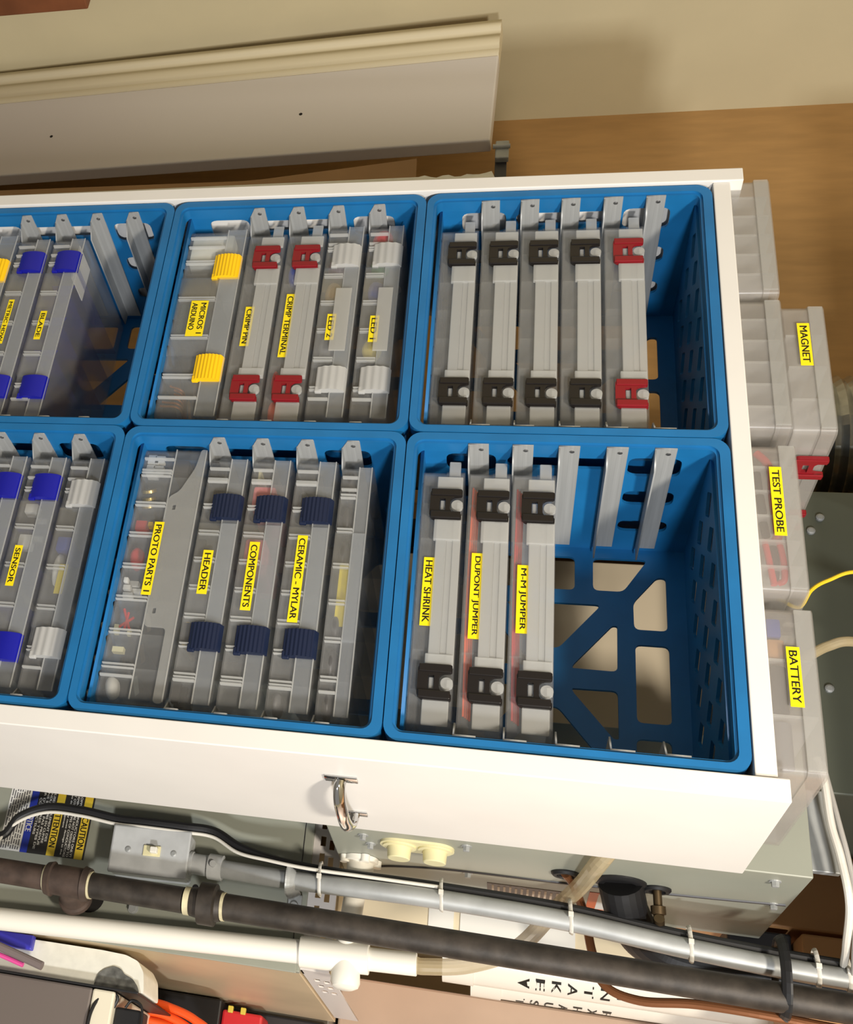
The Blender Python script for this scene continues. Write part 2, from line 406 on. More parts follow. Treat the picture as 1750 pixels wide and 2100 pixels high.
def case(label, x, y, z, H=0.044, L=0.304, D=0.205, style='H', latch=None, latch_name='', text=None, lx=None, lz=None, ndiv=6, group='clear organizer cases on the crate rails', divmat=None, zl=None, latch_set=None, split=0.56, text_y=None, lip_over=False):
    """clear organizer; origin at the lower front left corner"""
    t = thing('organizer_case', label, 'organizer', (x, y, z), group)
    zs = H * split
    key = (style, round(H, 4), round(L, 4), round(D, 4), ndiv)
    shared(key + ('b',), lambda: G().tray(0.001, L - 0.001, 0.001, D, 0, zs, 0.009, 0.0014), 'base_tray', CLEAR, t, True)
    def lidg():
        g = G().tray(0, L, 0, D + 0.001, zs + 0.0002, H, 0.009, 0.0014, 'top')
        return g
    shared(key + ('l',), lidg, 'lid', CLEAR2, t, True)
    dm = divmat or DIVP
    for i in range(ndiv):
        xx = L * (i + 1) / (ndiv + 1)
        o = shared(key + ('d', dm.name), lambda: G().box(-0.0009, 0.0009, 0.004, D - 0.004, 0.0016, H - 0.003), 'divider', dm, t); o.location = (xx, 0, 0)
    lat = LATCH_X.get(latch_set or style)
    if style == 'H':
        def strip():
            g = G()
            g.box(0.060, 0.238, -0.0042, -0.0004, H * 0.40, H * 0.66, 0.001)
            g.box(0.060, 0.238, -0.0026, -0.0004, H * 0.66, H * 0.80, 0.0006)
            g.box(0.060, 0.238, -0.0036, -0.0004, H * 0.80, H * 0.985, 0.0008)
            g.box(0.067, 0.092, -0.0055, -0.0004, H * 0.34, H * 0.97, 0.001)
            g.box(0.224, 0.236, -0.0050, -0.0004, H * 0.34, H * 0.97, 0.001)
            g.box(0.274, 0.300, -0.0048, -0.0004, H * 0.34, H * 0.93, 0.001)
            g.box(0.012, 0.029, -0.0040, -0.0004, H * 0.36, H * 0.97, 0.001)
            g.box(-0.010, 0.016, 0.000, 0.0030, H * 0.62, H * 0.90, 0.001)
            return g
        shared(key + ('s',), strip, 'lid_rib', MILK, t)
    else:
        k0 = lat[0] + 0.036 if lat else 0.09; k1 = lat[1] - 0.001 if lat else 0.22
        def strip():
            g = G()
            # lid flange down the front, raised centre bay and cross ledges
            g.box(0.004, L - 0.004, -0.0016, 0.0, zs, H * 0.98, 0.0006)
            g.box(k0, k1, -0.0045, -0.0004, zs * 1.02, H * 0.985, 0.0012)
            return g
        def ledge(wd):
            return lambda: G().box(-wd / 2, wd / 2, -0.0052, -0.0004, 0.002, zs, 0.0004)
        for xx in (0.019, 0.035, L - 0.029):
            o = shared(('le', round(zs, 4)), ledge(0.0024), 'ledge', MILK, t); o.location = (xx, 0, 0)
        for i in range(ndiv):
            for q in (-0.0020, 0.0020):
                o = shared(('lf', round(zs, 4)), ledge(0.0012), 'ledge', MILK, t); o.location = (L * (i + 1) / (ndiv + 1) + q, 0, 0)
        if style != 'P': shared(key + ('s', k0, k1), strip, 'lid_rib', CLEAR4, t)
        shared(('edge', round(L, 4)), lambda: G().box(0.004, L - 0.004, -0.0008, 0.0008, -0.0007, 0.0007, 0.0003), 'lid_glint', MILK, t).location = (0, -0.0016, H - 0.0012)  # pale beads added as drawn-in highlights along the lid edges
        shared(('edge', round(L, 4)), lambda: None, 'lid_glint', MILK, t).location = (0, -0.0014, zs + 0.0006)
        def bay():
            return G().prism([(k0, 0.0), (k0, -0.0036), (k0 + 0.0012, -0.0048), (k1 - 0.0012, -0.0048), (k1, -0.0036), (k1, 0.0), (k1 - 0.001, 0.0), (k1 - 0.001, -0.0036), (k1 - 0.0016, -0.0040), (k0 + 0.0016, -0.0040), (k0 + 0.001, -0.0036), (k0 + 0.001, 0.0)], 'xy', 0.001, zs)
        if style != 'P': shared(key + ('y', k0, k1), bay, 'front_bay', CLEAR3, t)
    if lip_over:
        G().box(0.110, 0.207, -0.0075, -0.0055, lz[0] + 0.0066, H * 0.86, 0.0006).build('label_lip', MILK2, t)
    if lat and latch:
        for xx in lat:
            if style == 'H':
                a = 0.21 * H
                o = shared(('hl', latch.name), h_latch, 'latch', latch, t, False); o.location = (xx, -0.0002, a)
                b = shared(('hb',), h_boss, 'latch_boss', MILK, o); b.location = (0, 0, 0)
            else:
                kind = {'B': (0.033, 0), 'W': (0.034, 4), 'N': (0.031, 8), 'Y': (0.037, 8)}[latch_set or style]
                o = shared(('rl', latch.name), lambda: r_latch(kind[0], kind[1]), 'latch', latch, t, False); o.location = (xx, 0.0, (zl if zl is not None else 0.010))
            lab(o, latch_name)
    if text is not None:
        ty = -0.0052 if style != 'H' else -0.0006
        if text_y is not None: ty = text_y
        rows = text if isinstance(text, (list, tuple)) else [text]
        hz_ = (lz[1] - lz[0]) / len(rows)
        lo = G().box(lx[0], lx[1], ty - 0.0004, ty, lz[0], lz[1]).build('label_tape', TAPE, t); lab(lo, 'yellow label strip')
        g = G(); any_ = False
        for i, s in enumerate(rows):
            if not s: continue
            any_ = True
            zt = lz[1] - i * hz_; zb = zt - hz_; m = 0.0040
            ww = (lx[1] - lx[0]) - 2 * m
            text_into(g, s, lx[0] + m, lx[1] - m - (0.006 if len(rows) > 1 and i else 0), zb + hz_ * 0.19, zt - hz_ * 0.19, ty - 0.0005)
        if any_: lab(g.build('lettering', INK, lo), 'black lettering')
        else: g.bm.free()
    return t

YF = 0.030
XL, XR = -PX + 0.0285, 0.0300       # left ends of the cases in the far and near columns
def fl(z): return z + 0.0018
# far column, top crate
grp5 = 'unlabelled cases in the top far crate'
zz = [0.0190] + [fl(z) for z in R6[:4]]
names = ['clear unlabelled case with black latches resting on the floor of the top far crate',
         'clear unlabelled case with black latches on first rail up in the top far crate',
         'clear unlabelled case with black latches on second rail up in the top far crate',
         'clear unlabelled case with black latches just below the red latched one',
         'clear unlabelled case with two red latches, topmost in the top far crate']
for i in range(5):
    case(names[i], XL + 0.003, YF, zz[i], 0.0445, 0.302, latch=REDL if i == 4 else BLACKL, latch_name='dark red latch' if i == 4 else 'black latch', group=grp5)
# near column, top crate
for i, (s, x0, x1, nm) in enumerate((('HEAT SHRINK', 0.1420, 0.2220, 'clear case labelled HEAT SHRINK with black latches'),
                                     ('DUPONT JUMPER', 0.1342, 0.2332, 'clear case labelled DUPONT JUMPER with black latches'),
                                     ('M-M JUMPER', 0.1456, 0.2235, 'clear case labelled M-M JUMPER beside the empty rails'))):
    case(nm, XR, YF, zz[i], 0.0445, 0.305, latch=BLACKL, latch_name='black latch', text=s, lx=(x0 - XR, x1 - XR), lz=(0.0070, 0.0185))
# far column, middle crate
zb = -PZ
case('tall clear case with yellow latches labelled MICROS 1 ARDUINO', XL - 0.006, YF, zb + 0.0190, 0.0775, 0.306, style='R', latch=YELL, latch_name='yellow ribbed latch', latch_set='Y', zl=0.0410, text=['MICROS 1', 'ARDUINO'], lx=(0.127, 0.184), lz=(0.0212, 0.0440), ndiv=4, split=0.66)
case('clear case with dark red latches labelled CRIMP PIN', XL + 0.002, YF, zb + fl(R5[0]), 0.0480, 0.302, latch=REDL, latch_name='dark red latch', text='CRIMP PIN', lx=(0.126, 0.188), lz=(0.0105, 0.0220))
case('clear case with dark red latches labelled CRIMP TERMINAL', XL + 0.002, YF, zb + fl(R5[1]), 0.0480, 0.302, latch=REDL, latch_name='dark red latch', text='CRIMP TERMINAL', lx=(0.106, 0.205), lz=(0.0090, 0.0200))
case('clear case with white latches labelled LED 2', XL - 0.006, YF, zb + fl(R5[2]), 0.0460, 0.305, style='R', latch=WLATCH, latch_name='white latch', latch_set='W', text='LED 2', lx=(0.150, 0.190), lz=(0.0130, 0.0240), zl=0.0090, text_y=-0.0052, lip_over=True)
case('clear case with white latches labelled LED 1', XL - 0.006, YF, zb + fl(R5[3]), 0.0440, 0.305, style='R', latch=WLATCH, latch_name='white latch', latch_set='W', text='LED 1', lx=(0.153, 0.193), lz=(0.0135, 0.0245), zl=0.0085, text_y=-0.0052, lip_over=True)
# near column, middle crate
p = case('tall clear parts case labelled PROTO PARTS 1 without coloured latches', XR - 0.019, YF, zb + 0.0190, 0.0775, 0.324, style='P', text='PROTO PARTS 1', lx=(0.1055, 0.1985), lz=(0.0310, 0.0424), ndiv=7, split=0.50, text_y=-0.0056)
g = G(); F = [(0.070, 0.040), (0.235, 0.040), (0.235, 0.066), (0.322, 0.066), (0.322, 0.0765), (0.004, 0.0765), (0.004, 0.070), (0.030, 0.066), (0.062, 0.052)]
g.prism(rpoly(F, 0.006), 'xz', -0.0026, -0.0008, [rpoly([(0.080, 0.047), (0.087, 0.047), (0.087, 0.051), (0.080, 0.051)], 0.001), rpoly([(0.212, 0.047), (0.219, 0.047), (0.219, 0.051), (0.212, 0.051)], 0.001)])
g.build('lid_flap', DIV, p)
NV = dict(style='R', latch=NAVYL, latch_name='navy ribbed latch', latch_set='N', ndiv=8)
case('clear case with navy latches labelled HEADER', XR - 0.008, YF, zb + fl(R5[0]), 0.0460, 0.312, text='HEADER', lx=(0.1275, 0.1820), lz=(0.0120, 0.0235), zl=0.0120, **NV)
case('clear case with navy latches labelled COMPONENTS', XR - 0.008, YF, zb + fl(R5[1]), 0.0450, 0.312, text='COMPONENTS', lx=(0.1142, 0.1982), lz=(0.0115, 0.0230), zl=0.0110, **NV)
case('clear case with navy latches labelled CERAMIC - MYLAR', XR - 0.008, YF, zb + fl(R5[2]), 0.0460, 0.312, text='CERAMIC - MYLAR', lx=(0.1032, 0.2086), lz=(0.0125, 0.0237), zl=0.0115, **NV)
case('slim clear case with a blurred yellow strip, topmost beside the CERAMIC - MYLAR case', XR - 0.002, YF, zb + fl(R5[3]), 0.0350, 0.306, style='S', text='', lx=(0.124, 0.199), lz=(0.0085, 0.0190), ndiv=6, split=0.55, text_y=0.0060)
# lowest crates
zc = -2 * PZ
case('tall clear case with yellow latches at the cut off edge below METRIC HDW', XL - 0.006, YF, zc + 0.0190, 0.0775, 0.306, style='R', latch=YELL, latch_name='yellow ribbed latch', latch_set='Y', zl=0.0410, ndiv=4, split=0.66)
BV = dict(style='R', latch=BLUEL, latch_name='royal blue latch', latch_set='B', zl=0.0100, ndiv=5, divmat=BDIV)
case('clear case with royal blue latches labelled METRIC HDW', XL + 0.002, YF, zc + fl(R5[0]), 0.0460, 0.304, text='METRIC HDW', lx=(0.114, 0.188), lz=(0.0120, 0.0200), **BV)
case('clear case with royal blue latches labelled BLADE below two empty rails', XL + 0.002, YF, zc + fl(R5[1]), 0.0460, 0.304, text='BLADE', lx=(0.134, 0.181), lz=(0.0110, 0.0200), **BV)
case('clear case with royal blue latches lying below the SENSOR case', XR - 0.003, YF, zc + fl(R5[1]), 0.0460, 0.307, **BV)
case('clear case with royal blue latches labelled SENSOR', XR - 0.003, YF, zc + fl(R5[2]), 0.0460, 0.307, text='SENSOR', lx=(0.129, 0.182), lz=(0.0095, 0.0195), **BV)
case('clear case with white latches and half hidden yellow strip above the SENSOR case', XR - 0.003, YF, zc + fl(R5[3]), 0.0430, 0.307, style='R', latch=WLATCH, latch_name='white latch', latch_set='W', zl=0.0075, ndiv=5, text='', lx=(0.145, 0.183), lz=(0.014, 0.0245), text_y=0.0060)
case('clear case with royal blue latches in the floor of the sensor crate', XR - 0.003, YF, zc + fl(R5[0]), 0.0460, 0.307, **BV)

# cases lying on top of the frame
TZ = 0.3497; gt = 'clear cases lying on top of the frame'
def topcase(label, x0, x1, z, H, ndiv, side_latch=None, sl_name='', text=None, lx=None, lz=None, D=0.235, latch_y=(0.045, 0.16), y=0.012):
    t = thing('organizer_case', label, 'organizer', (x0, y, z), gt)
    L = x1 - x0; zs = H * 0.62
    G().tray(0.001, L - 0.001, 0.001, D, 0, zs, 0.008, 0.0015).build('base_tray', FROST, t, True)
    G().tray(0, L, 0, D + 0.001, zs + 0.0002, H, 0.008, 0.0015, 'top').build('lid', FROST, t, True)
    G().box(0.004, L - 0.004, -0.0018, 0.0002, zs, H * 0.97, 0.0007).build('lid_rib', DIV, t)
    for i in range(ndiv):
        xx = L * (i + 1) / (ndiv + 1)
        G().box(xx - 0.0013, xx + 0.0013, 0.002, D - 0.003, 0.002, H - 0.003).build('divider', MILK, t)
    if side_latch:
        for yy in latch_y:
            g = G(); hl = h_latch(); me = bpy.data.meshes.new('q'); hl.bm.to_mesh(me); hl.bm.free()
            g.addmesh(me, Matrix(((0, -1, 0, L), (1, 0, 0, yy), (0, 0, 1, H * 0.2), (0, 0, 0, 1)))); bpy.data.meshes.remove(me)
            lab(g.build('latch', side_latch, t), sl_name)
    if text:
        ty = -0.0022
        lo = lab(G().box(lx[0] - x0, lx[1] - x0, ty - 0.0004, ty, lz[0] - z, lz[1] - z).build('label_tape', TAPE, t), 'yellow label strip')
        g = G(); hh = lz[1] - lz[0]; text_into(g, text, lx[0] - x0 + 0.004, lx[1] - x0 - 0.004, lz[0] - z + hh * 0.2, lz[1] - z - hh * 0.2, ty - 0.0005)
        lab(g.build('lettering', INK, lo), 'black lettering')
    return t
topcase('unlabelled clear case at the far end of the frame top', -0.3775, -0.2025, TZ, 0.044, 5)
topcase('unlabelled clear case with black latches lying under the MAGNET case', -0.1955, -0.0210, TZ, 0.0435, 5, BLACKL, 'black latch')
topcase('clear case labelled MAGNET stacked on another case on the frame top', -0.1860, -0.0180, TZ + 0.0438, 0.0415, 3, REDL, 'dark red latch', 'MAGNET', (-0.1579, -0.1012), (0.4063, 0.4184))
topcase('clear case labelled TEST PROBE lying on the frame top', -0.0030, 0.1690, TZ, 0.0435, 5, BLACKL, 'black latch', 'TEST PROBE', (0.0277, 0.1077), (0.3662, 0.3775))
topcase('clear case labelled BATTERY lying at the handle end of the frame top', 0.1840, 0.3510, TZ, 0.0435, 2, None, '', 'BATTERY', (0.2273, 0.2872), (0.3670, 0.3786))

# ------------------------------------------------------------------ left of the frame: leaning board, offcuts
ez = Vector((0.0346, -0.0707, 0.997)).normalized(); ex = Vector((1, 0, 0.012)); ex = (ex - ez * ex.dot(ez)).normalized(); ey = ez.cross(ex)
t = thing('trim_board', 'wide white board with cream moulded edge standing left of the frame', 'board')
t.matrix_world = Matrix(((ex.x, ey.x, ez.x, -1.1047), (ex.y, ey.y, ez.y, 0.35), (ex.z, ey.z, ez.z, 0.069), (0, 0, 0, 1)))
G().box(0.085, 0.292, 0.000, 0.028, -1.46, 0, 0.003).build('face_panel', LAVW, t)
MOULD = mat('cream_moulding_paint', (214, 202, 172), 0.5)
Pm = [(0, -0.006), (0.020, -0.006), (0.021, -0.002), (0.037, -0.002), (0.0385, -0.006), (0.052, -0.007), (0.062, -0.005), (0.067, 0.000), (0.070, -0.001), (0.0848, -0.001), (0.0848, 0.028), (0, 0.028)]
lab(G().prism(Pm, 'xy', -1.46, 0).build('moulding', MOULD, t), 'cream moulded edge strip')
for u, zz_ in ((0.192, -0.340), (0.195, -0.842)):
    G().cyl((u, 0.001, zz_), (u, -0.0004, zz_), 0.0032, n=14).build('screw_hole', mat('hole_black', (28, 24, 22), 0.9), t)
t = thing('hinge_bar', 'dark grey metal bar at the top end of the white board', 'bar', (-0.80, 0.36, 0.080))
G().box(-0.02, 0.02, 0.0, 0.012, -0.012, 0.010, 0.002).build('hinge_plate', GALV, t)
G().box(-0.012, 0.32, 0.012, 0.022, -0.012, 0.007, 0.001).build('bar', DARK, t)
G().cyl((-0.004, -0.002, -0.016), (-0.004, -0.002, 0.012), 0.004, n=14).build('hinge_pin', GALV, t)
g = G(); g.prism([(-0.69, -1.39), (-0.69, -0.336), (-0.693, -0.300), (-0.722, -0.075), (-0.7254, -0.053), (-0.56, -0.048), (-0.56, -1.39)], 'xz', 0.300, 0.306)
tag(g.build('cardboard_sheet', CARD), 'torn brown cardboard sheet standing behind the far side panel', 'cardboard')
for k, (x, z) in enumerate(((-0.694, -0.290), (-0.703, -0.222), (-0.717, -0.115))):
    pass
g = G(); rnd = random.Random(3); pts = []
for i in range(13):
    z = -0.0465 + i * 0.0094; pts.append((-0.676 - 0.003 * math.sin(i * 1.7) - (0.004 if i > 9 else 0), z))
g.prism([(-0.58, -1.39)] + [(-0.664, -1.39)] + pts + [(-0.668, 0.072), (-0.58, 0.060)], 'xz', 0.292, 0.2985)
tag(g.build('foam_sheet', FOAM), 'ragged white foam sheet peeking out behind the far side panel', 'foam')
tag(G().box(-1.163, -1.13, 0.10, 0.27, FLOOR, -0.70, 0.003).build('wood_offcut', mat('reddish_wood', (120, 70, 40), 0.6, noise=0.2, nscale=10)), 'reddish wood offcut leaning on the cream wall at picture corner', 'wood')

# ------------------------------------------------------------------ furnace (behind and to the right of the frame)
t = thing('furnace', 'grey green sheet metal furnace with grommets on its side', 'furnace', (0, 0, 0))
FX, FY, FZ0, FZ1 = 0.365, 0.300, -0.0885, 0.4365
G().box(0.215, FX, FY, 0.62, FZ0, FZ1, 0.0015).build('cabinet_body', FURN, t)
seam = [(FX, 0.4908, -0.0491), (FX, 0.470, -0.01), (FX, 0.455, 0.06), (FX, 0.452, 0.20), (FX, 0.44, 0.33), (FX, 0.427, 0.432)]
lab(G().tube(seam, 0.0022, 8).build('seam', DARK, t), 'dark side seam')
for (y, z, rr) in ((0.4034, 0.1894, 0.0165), (0.4130, 0.2515, 0.0300), (0.4246, 0.2937, 0.0160)):
    G().lathe((FX - 0.001, y, z), (1, 0, 0), [(0, rr), (0.003, rr), (0.0055, rr * 0.86), (0.0055, rr * 0.62), (0.003, rr * 0.55)], 28).build('grommet', BLACKR, t, True)
for (y, z) in ((0.3385, -0.0461), (0.3341, 0.0754), (0.4628, 0.0751), (0.3289, 0.404), (0.4309, 0.420), (0.375, -0.040)):
    g = G(); g.lathe((FX, y, z), (1, 0, 0), [(0, 0.0065), (0.0012, 0.0062)], 18); g.lathe((FX + 0.001, y, z), (1, 0, 0), [(0, 0.0042), (0.005, 0.0042), (0.0056, 0.0034)], 6)
    g.build('bolt', GALV, t)
g = G(); g.prism(rrect(0.335, 0.383, -0.027, 0.061, 0.022), 'yz', FX, FX + 0.003); g.build('plug_gasket', IVORY, t)
for z in (-0.0037, 0.0386):
    g = G(); g.lathe((FX + 0.002, 0.3585, z), (1, 0, 0), [(0, 0.020), (0.003, 0.020), (0.0035, 0.0145), (0.016, 0.0135), (0.017, 0.0125)], 24); lab(g.build('knockout_plug', IVORY, t, True), 'pale yellow plastic plug')
o = lab(G().box(FX, FX + 0.0006, 0.500, 0.585, 0.0985, 0.196).build('data_label', mat('brown_label', (92, 66, 46), 0.5), t), 'brown data label')
g = G()
for i in range(13):
    y = 0.507 + (i % 3) * 0.003
    z = 0.1935 - i * 0.0072
    g.box(FX + 0.0006, FX + 0.0009, y, y + 0.045 + 0.02 * ((i * 7) % 4) / 4, z - 0.0028, z)
g.build('print', mat('pale_print', (206, 184, 160), 0.6), o)
o = lab(G().box(FX, FX + 0.0006, 0.482, 0.572, 0.222, 0.2465).build('safety_label', mat('orange_label', (212, 96, 44), 0.5), t), 'orange and white label')
G().box(FX + 0.0006, FX + 0.0009, 0.487, 0.567, 0.233, 0.2445).build('white_field', PAPER, o)

t = thing('plenum_box', 'grey green plenum box with shade in its colour, rising above the furnace', 'duct', (0, 0, FZ1))
G().box(-0.145, 0.255, 0.345, 0.60, 0.0005, 1.74 - FZ1, 0.002).build('plenum_body', mat('shade_darkened_metal', (92, 96, 84), 0.45, 0.15, noise=0.05, nscale=6), t)  # darker copy of the furnace colour, with the plenum's shade put into it
for (x, z) in ((-0.105, 0.055), (-0.085, 0.043), (0.128, 0.045)):
    G().lathe((x, 0.345, z), (0, -1, 0), [(0, 0.005), (0.003, 0.005), (0.004, 0.003)], 12).build('rivet', GALV, t)
tag(G().box(-0.150, 0.125, 0.585, 0.60, FLOOR, 0.40, 0.002).build('beige_board', mat('beige_board_paint', (226, 212, 186), 0.6)), 'beige board standing in the gap behind the near crates', 'board')
tag(G().box(0.262, 0.352, 0.318, 0.330, FZ1 + 0.0005, 0.468, 0.001).build('galvanised_flange', GALV), 'short galvanised flange standing on the furnace corner', 'flange')
t = thing('flexible_duct', 'silver ribbed flexible duct standing beside the plenum box', 'duct', (-0.335, 0.52, 0.50))
prof = []
for i in range(56):
    prof.append((i * 0.009, 0.098 if i % 2 else 0.091))
G().lathe((0, 0, 0), (0, 0, 1), prof, 40).build('ribbed_sleeve', mat('foil', (176, 176, 170), 0.25, 0.9, noise=0.2, nscale=30), t, False)
tag(G().box(-0.29, -0.178, 0.43, 0.62, FLOOR, 0.499, 0.002).build('dark_partition', BLACKR), 'black partition between the plywood and the furnace', 'partition')
tag(G().box(-0.176, -0.152, 0.43, 0.478, FLOOR, 0.62, 0.002).build('tan_strip', TAN), 'tan strip of duct board beside the plenum box', 'strip')
tag(G().tube([(0.100, 0.17, 0.400), (0.0929, 0.20, 0.4252), (0.0708, 0.20, 0.4392), (0.0574, 0.20, 0.4575), (0.045, 0.20, 0.490), (0.04, 0.24, 0.56), (0.04, 0.34, 0.60)], 0.0022, 8).build('yellow_wire', mat('yellow_wire_sheath', (222, 190, 40), 0.4)), 'thin yellow wire rising behind the TEST PROBE case', 'wire')
tag(G().tube([(0.155, 0.25, 0.405), (0.1422, 0.22, 0.4348), (0.1289, 0.22, 0.4553), (0.1217, 0.22, 0.480), (0.118, 0.25, 0.54), (0.118, 0.34, 0.60)], 0.0055, 12).build('clear_tube', TUBEC), 'clear vinyl tube rising behind the BATTERY case', 'tube')
tag(G().tube([(0.235, 0.29, 0.448), (0.2622, 0.28, 0.451), (0.310, 0.28, 0.4538), (0.3456, 0.28, 0.4599), (0.3902, 0.29, 0.466), (0.42, 0.36, 0.475), (0.425, 0.48, 0.50), (0.42, 0.62, 0.56)], 0.0042, 10).build('white_cable', WCABLE), 'white cable passing over the furnace corner', 'cable')
tag(G().tube([(0.235, 0.30, 0.456), (0.30, 0.29, 0.463), (0.35, 0.29, 0.470), (0.395, 0.30, 0.474), (0.43, 0.37, 0.484), (0.435, 0.48, 0.51), (0.43, 0.62, 0.57)], 0.0030, 10).build('grey_cable', mat('pale_grey_sheath', (176, 172, 166), 0.45)), 'thin grey cable beside the white cable at the furnace corner', 'cable')

# ------------------------------------------------------------------ lower cabinet under the furnace
CX, CY, CZ = 0.510, 0.480, -0.126
t = thing('lower_cabinet', 'grey green lower cabinet with the yellow and black warning label', 'cabinet', (0, 0, FLOOR))
G().box(0.13, CX, CY, CY + 0.012, 0, CZ - FLOOR, 0.001).build('front_panel', FURN, t)
lab(G().box(0.13, CX - 0.001, CY + 0.013, 0.93, 0, CZ - FLOOR - 0.002, 0.001).build('side_body', mat('bare_galvanised', (206, 188, 156), 0.5, 0.35, noise=0.1, nscale=5), t), 'shiny bare metal side')
G().box(0.13, CX - 0.002, CY - 0.0008, CY + 0.0005, -0.1385 - FLOOR, -0.1375 - FLOOR).build('seam', DARK, t)
G().box(CX - 0.010, CX + 0.002, CY - 0.003, CY, 0.0, CZ - FLOOR - 0.004, 0.0008).build('edge_flange', FURN, t)
G().lathe((0.455, CY + 0.001, -0.420 - FLOOR), (0, -1, 0), [(0, 0.021), (0.0016, 0.021)], 24).build('knockout_hole', mat('hole_black', (28, 24, 22), 0.9), t)
G().lathe((0.425, CY + 0.001, -0.276 - FLOOR), (0, -1, 0), [(0, 0.0045), (0.0016, 0.0045)], 14).build('screw_hole', mat('hole_black', (28, 24, 22), 0.9), t)
g = G(); g.lathe((0.4622, CY, -0.3567 - FLOOR), (0, -1, 0), [(0, 0.0075), (0.0015, 0.0072)], 18); g.lathe((0.4622, CY - 0.001, -0.3567 - FLOOR), (0, -1, 0), [(0, 0.0052), (0.005, 0.0052)], 6); g.build('bolt', GALV, t)
# warning label
wl = None
LX0, LX1 = 0.300, 0.4085; LZ1 = -0.4395 - FLOOR; yb = CY - 0.0006
lb = lab(G().box(LX0, LX1, yb, CY, LZ1 - 0.128, LZ1).build('warning_label', mat('label_black', (44, 42, 40), 0.5), t), 'black, yellow, blue and white warning label')
lab(G().box(LX0, LX1, yb - 0.0003, yb, LZ1 - 0.0145, LZ1 - 0.0025).build('caution_band', mat('label_yellow', (232, 200, 60), 0.5), lb), 'yellow band')
lab(G().box(LX0, LX1, yb - 0.0003, yb, LZ1 - 0.0560, LZ1 - 0.0440).build('attention_band', MATS['label_yellow'], lb), 'yellow band')
lab(G().box(LX0, LX1, yb - 0.0003, yb, LZ1 - 0.0955, LZ1 - 0.0850).build('notice_band', mat('label_blue', (40, 58, 168), 0.5), lb), 'blue band')
lab(G().box(LX0, LX1, yb - 0.0003, yb, LZ1 - 0.128, LZ1 - 0.0960).build('text_field', PAPER, lb), 'white field')
g = G(); text_into(g, 'CAUTION', 0.3505, 0.3950, LZ1 - 0.0130, LZ1 - 0.0040, yb - 0.0004); text_into(g, 'ATTENTION', 0.3440, 0.3965, LZ1 - 0.0545, LZ1 - 0.0455, yb - 0.0004); g.build('black_lettering', INK, lb)
g = G(); text_into(g, 'NOTICE', 0.3500, 0.3790, LZ1 - 0.0945, LZ1 - 0.0860, yb - 0.0004)
zt = LZ1 - 0.0180
for s, a, b in (('USE COPPER CONDUCTORS ONLY!', 0.306, 0.4065), ('UNIT TERMINALS ARE NOT DESIGNED TO', 0.302, 0.4070), ('ACCEPT OTHER TYPES OF CONDUCTORS', 0.304, 0.4075), ('Failure to do so may cause damage to the', 0.304, 0.4050), ('equipment', 0.340, 0.3680)):
    text_into(g, s, a, b, zt - 0.0033, zt, yb - 0.0004); zt -= 0.0050
zt = LZ1 - 0.0590
for s, a, b in (('UTILISER SEULEMENT DES', 0.312, 0.3900), ('CONDUCTEURS EN CUIVRE', 0.312, 0.3930), ('ILS NE SONT PAS PREVUS', 0.310, 0.3960), ("POUR D'AUTRES TYPES DE", 0.306, 0.4020), ('CONDUCTEURS', 0.330, 0.3820)):
    text_into(g, s, a, b, zt - 0.0033, zt, yb - 0.0004); zt -= 0.0050
g.build('white_lettering', mat('label_white', (226, 224, 218), 0.5), lb)
g = G(); rnd = random.Random(5); zt = LZ1 - 0.099
for i in range(8):
    x = 0.303
    while x < 0.402:
        wd = rnd.uniform(0.004, 0.014); g.box(x, min(x + wd, 0.406), yb - 0.0006, yb - 0.0003, zt - 0.0016, zt); x += wd + 0.0018
    zt -= 0.0036
g.build('fine_print', mat('grey_print', (96, 94, 96), 0.6), lb)

# slotted steel angle between cabinet and furnace
t = thing('slotted_angle', 'white slotted steel angle under the furnace', 'bracket', (0, 0, CZ))
sl = []
for i in range(9):
    x = 0.290 + i * 0.0225
    sl.append([(x, 0.009), (x + 0.013, 0.009), (x + 0.013, 0.016), (x, 0.016)])
    sl.append([(x + 0.004, 0.021), (x + 0.017, 0.021), (x + 0.017, 0.028), (x + 0.004, 0.028)])
G().prism([(0.26, 0), (0.506, 0), (0.506, 0.0365), (0.26, 0.0365)], 'xz', 0.4855, 0.488, sl).build('slotted_web', LAVW, t)
G().box(0.26, 0.506, 0.488, 0.515, 0.0, 0.002).build('flange', LAVW, t)
sl = []
for i in range(3):
    y = 0.545 + i * 0.045
    sl.append([(y, 0.010), (y + 0.020, 0.010), (y + 0.020, 0.018), (y, 0.018)]); sl.append([(y + 0.006, 0.022), (y + 0.026, 0.022), (y + 0.026, 0.030), (y + 0.006, 0.030)])
G().prism([(0.4885, 0.0), (0.90, 0.0), (0.90, 0.0365), (0.4885, 0.0365)], 'yz', 0.504, 0.506, sl).build('side_web', LAVW, t)
tag(G().box(0.35, 0.503, 0.516, 0.62, CZ + 0.0005, -0.0895, 0.001).build('filler_block', mat('cream_board', (222, 204, 170), 0.6)), 'cream filler board between cabinet top and furnace', 'board')

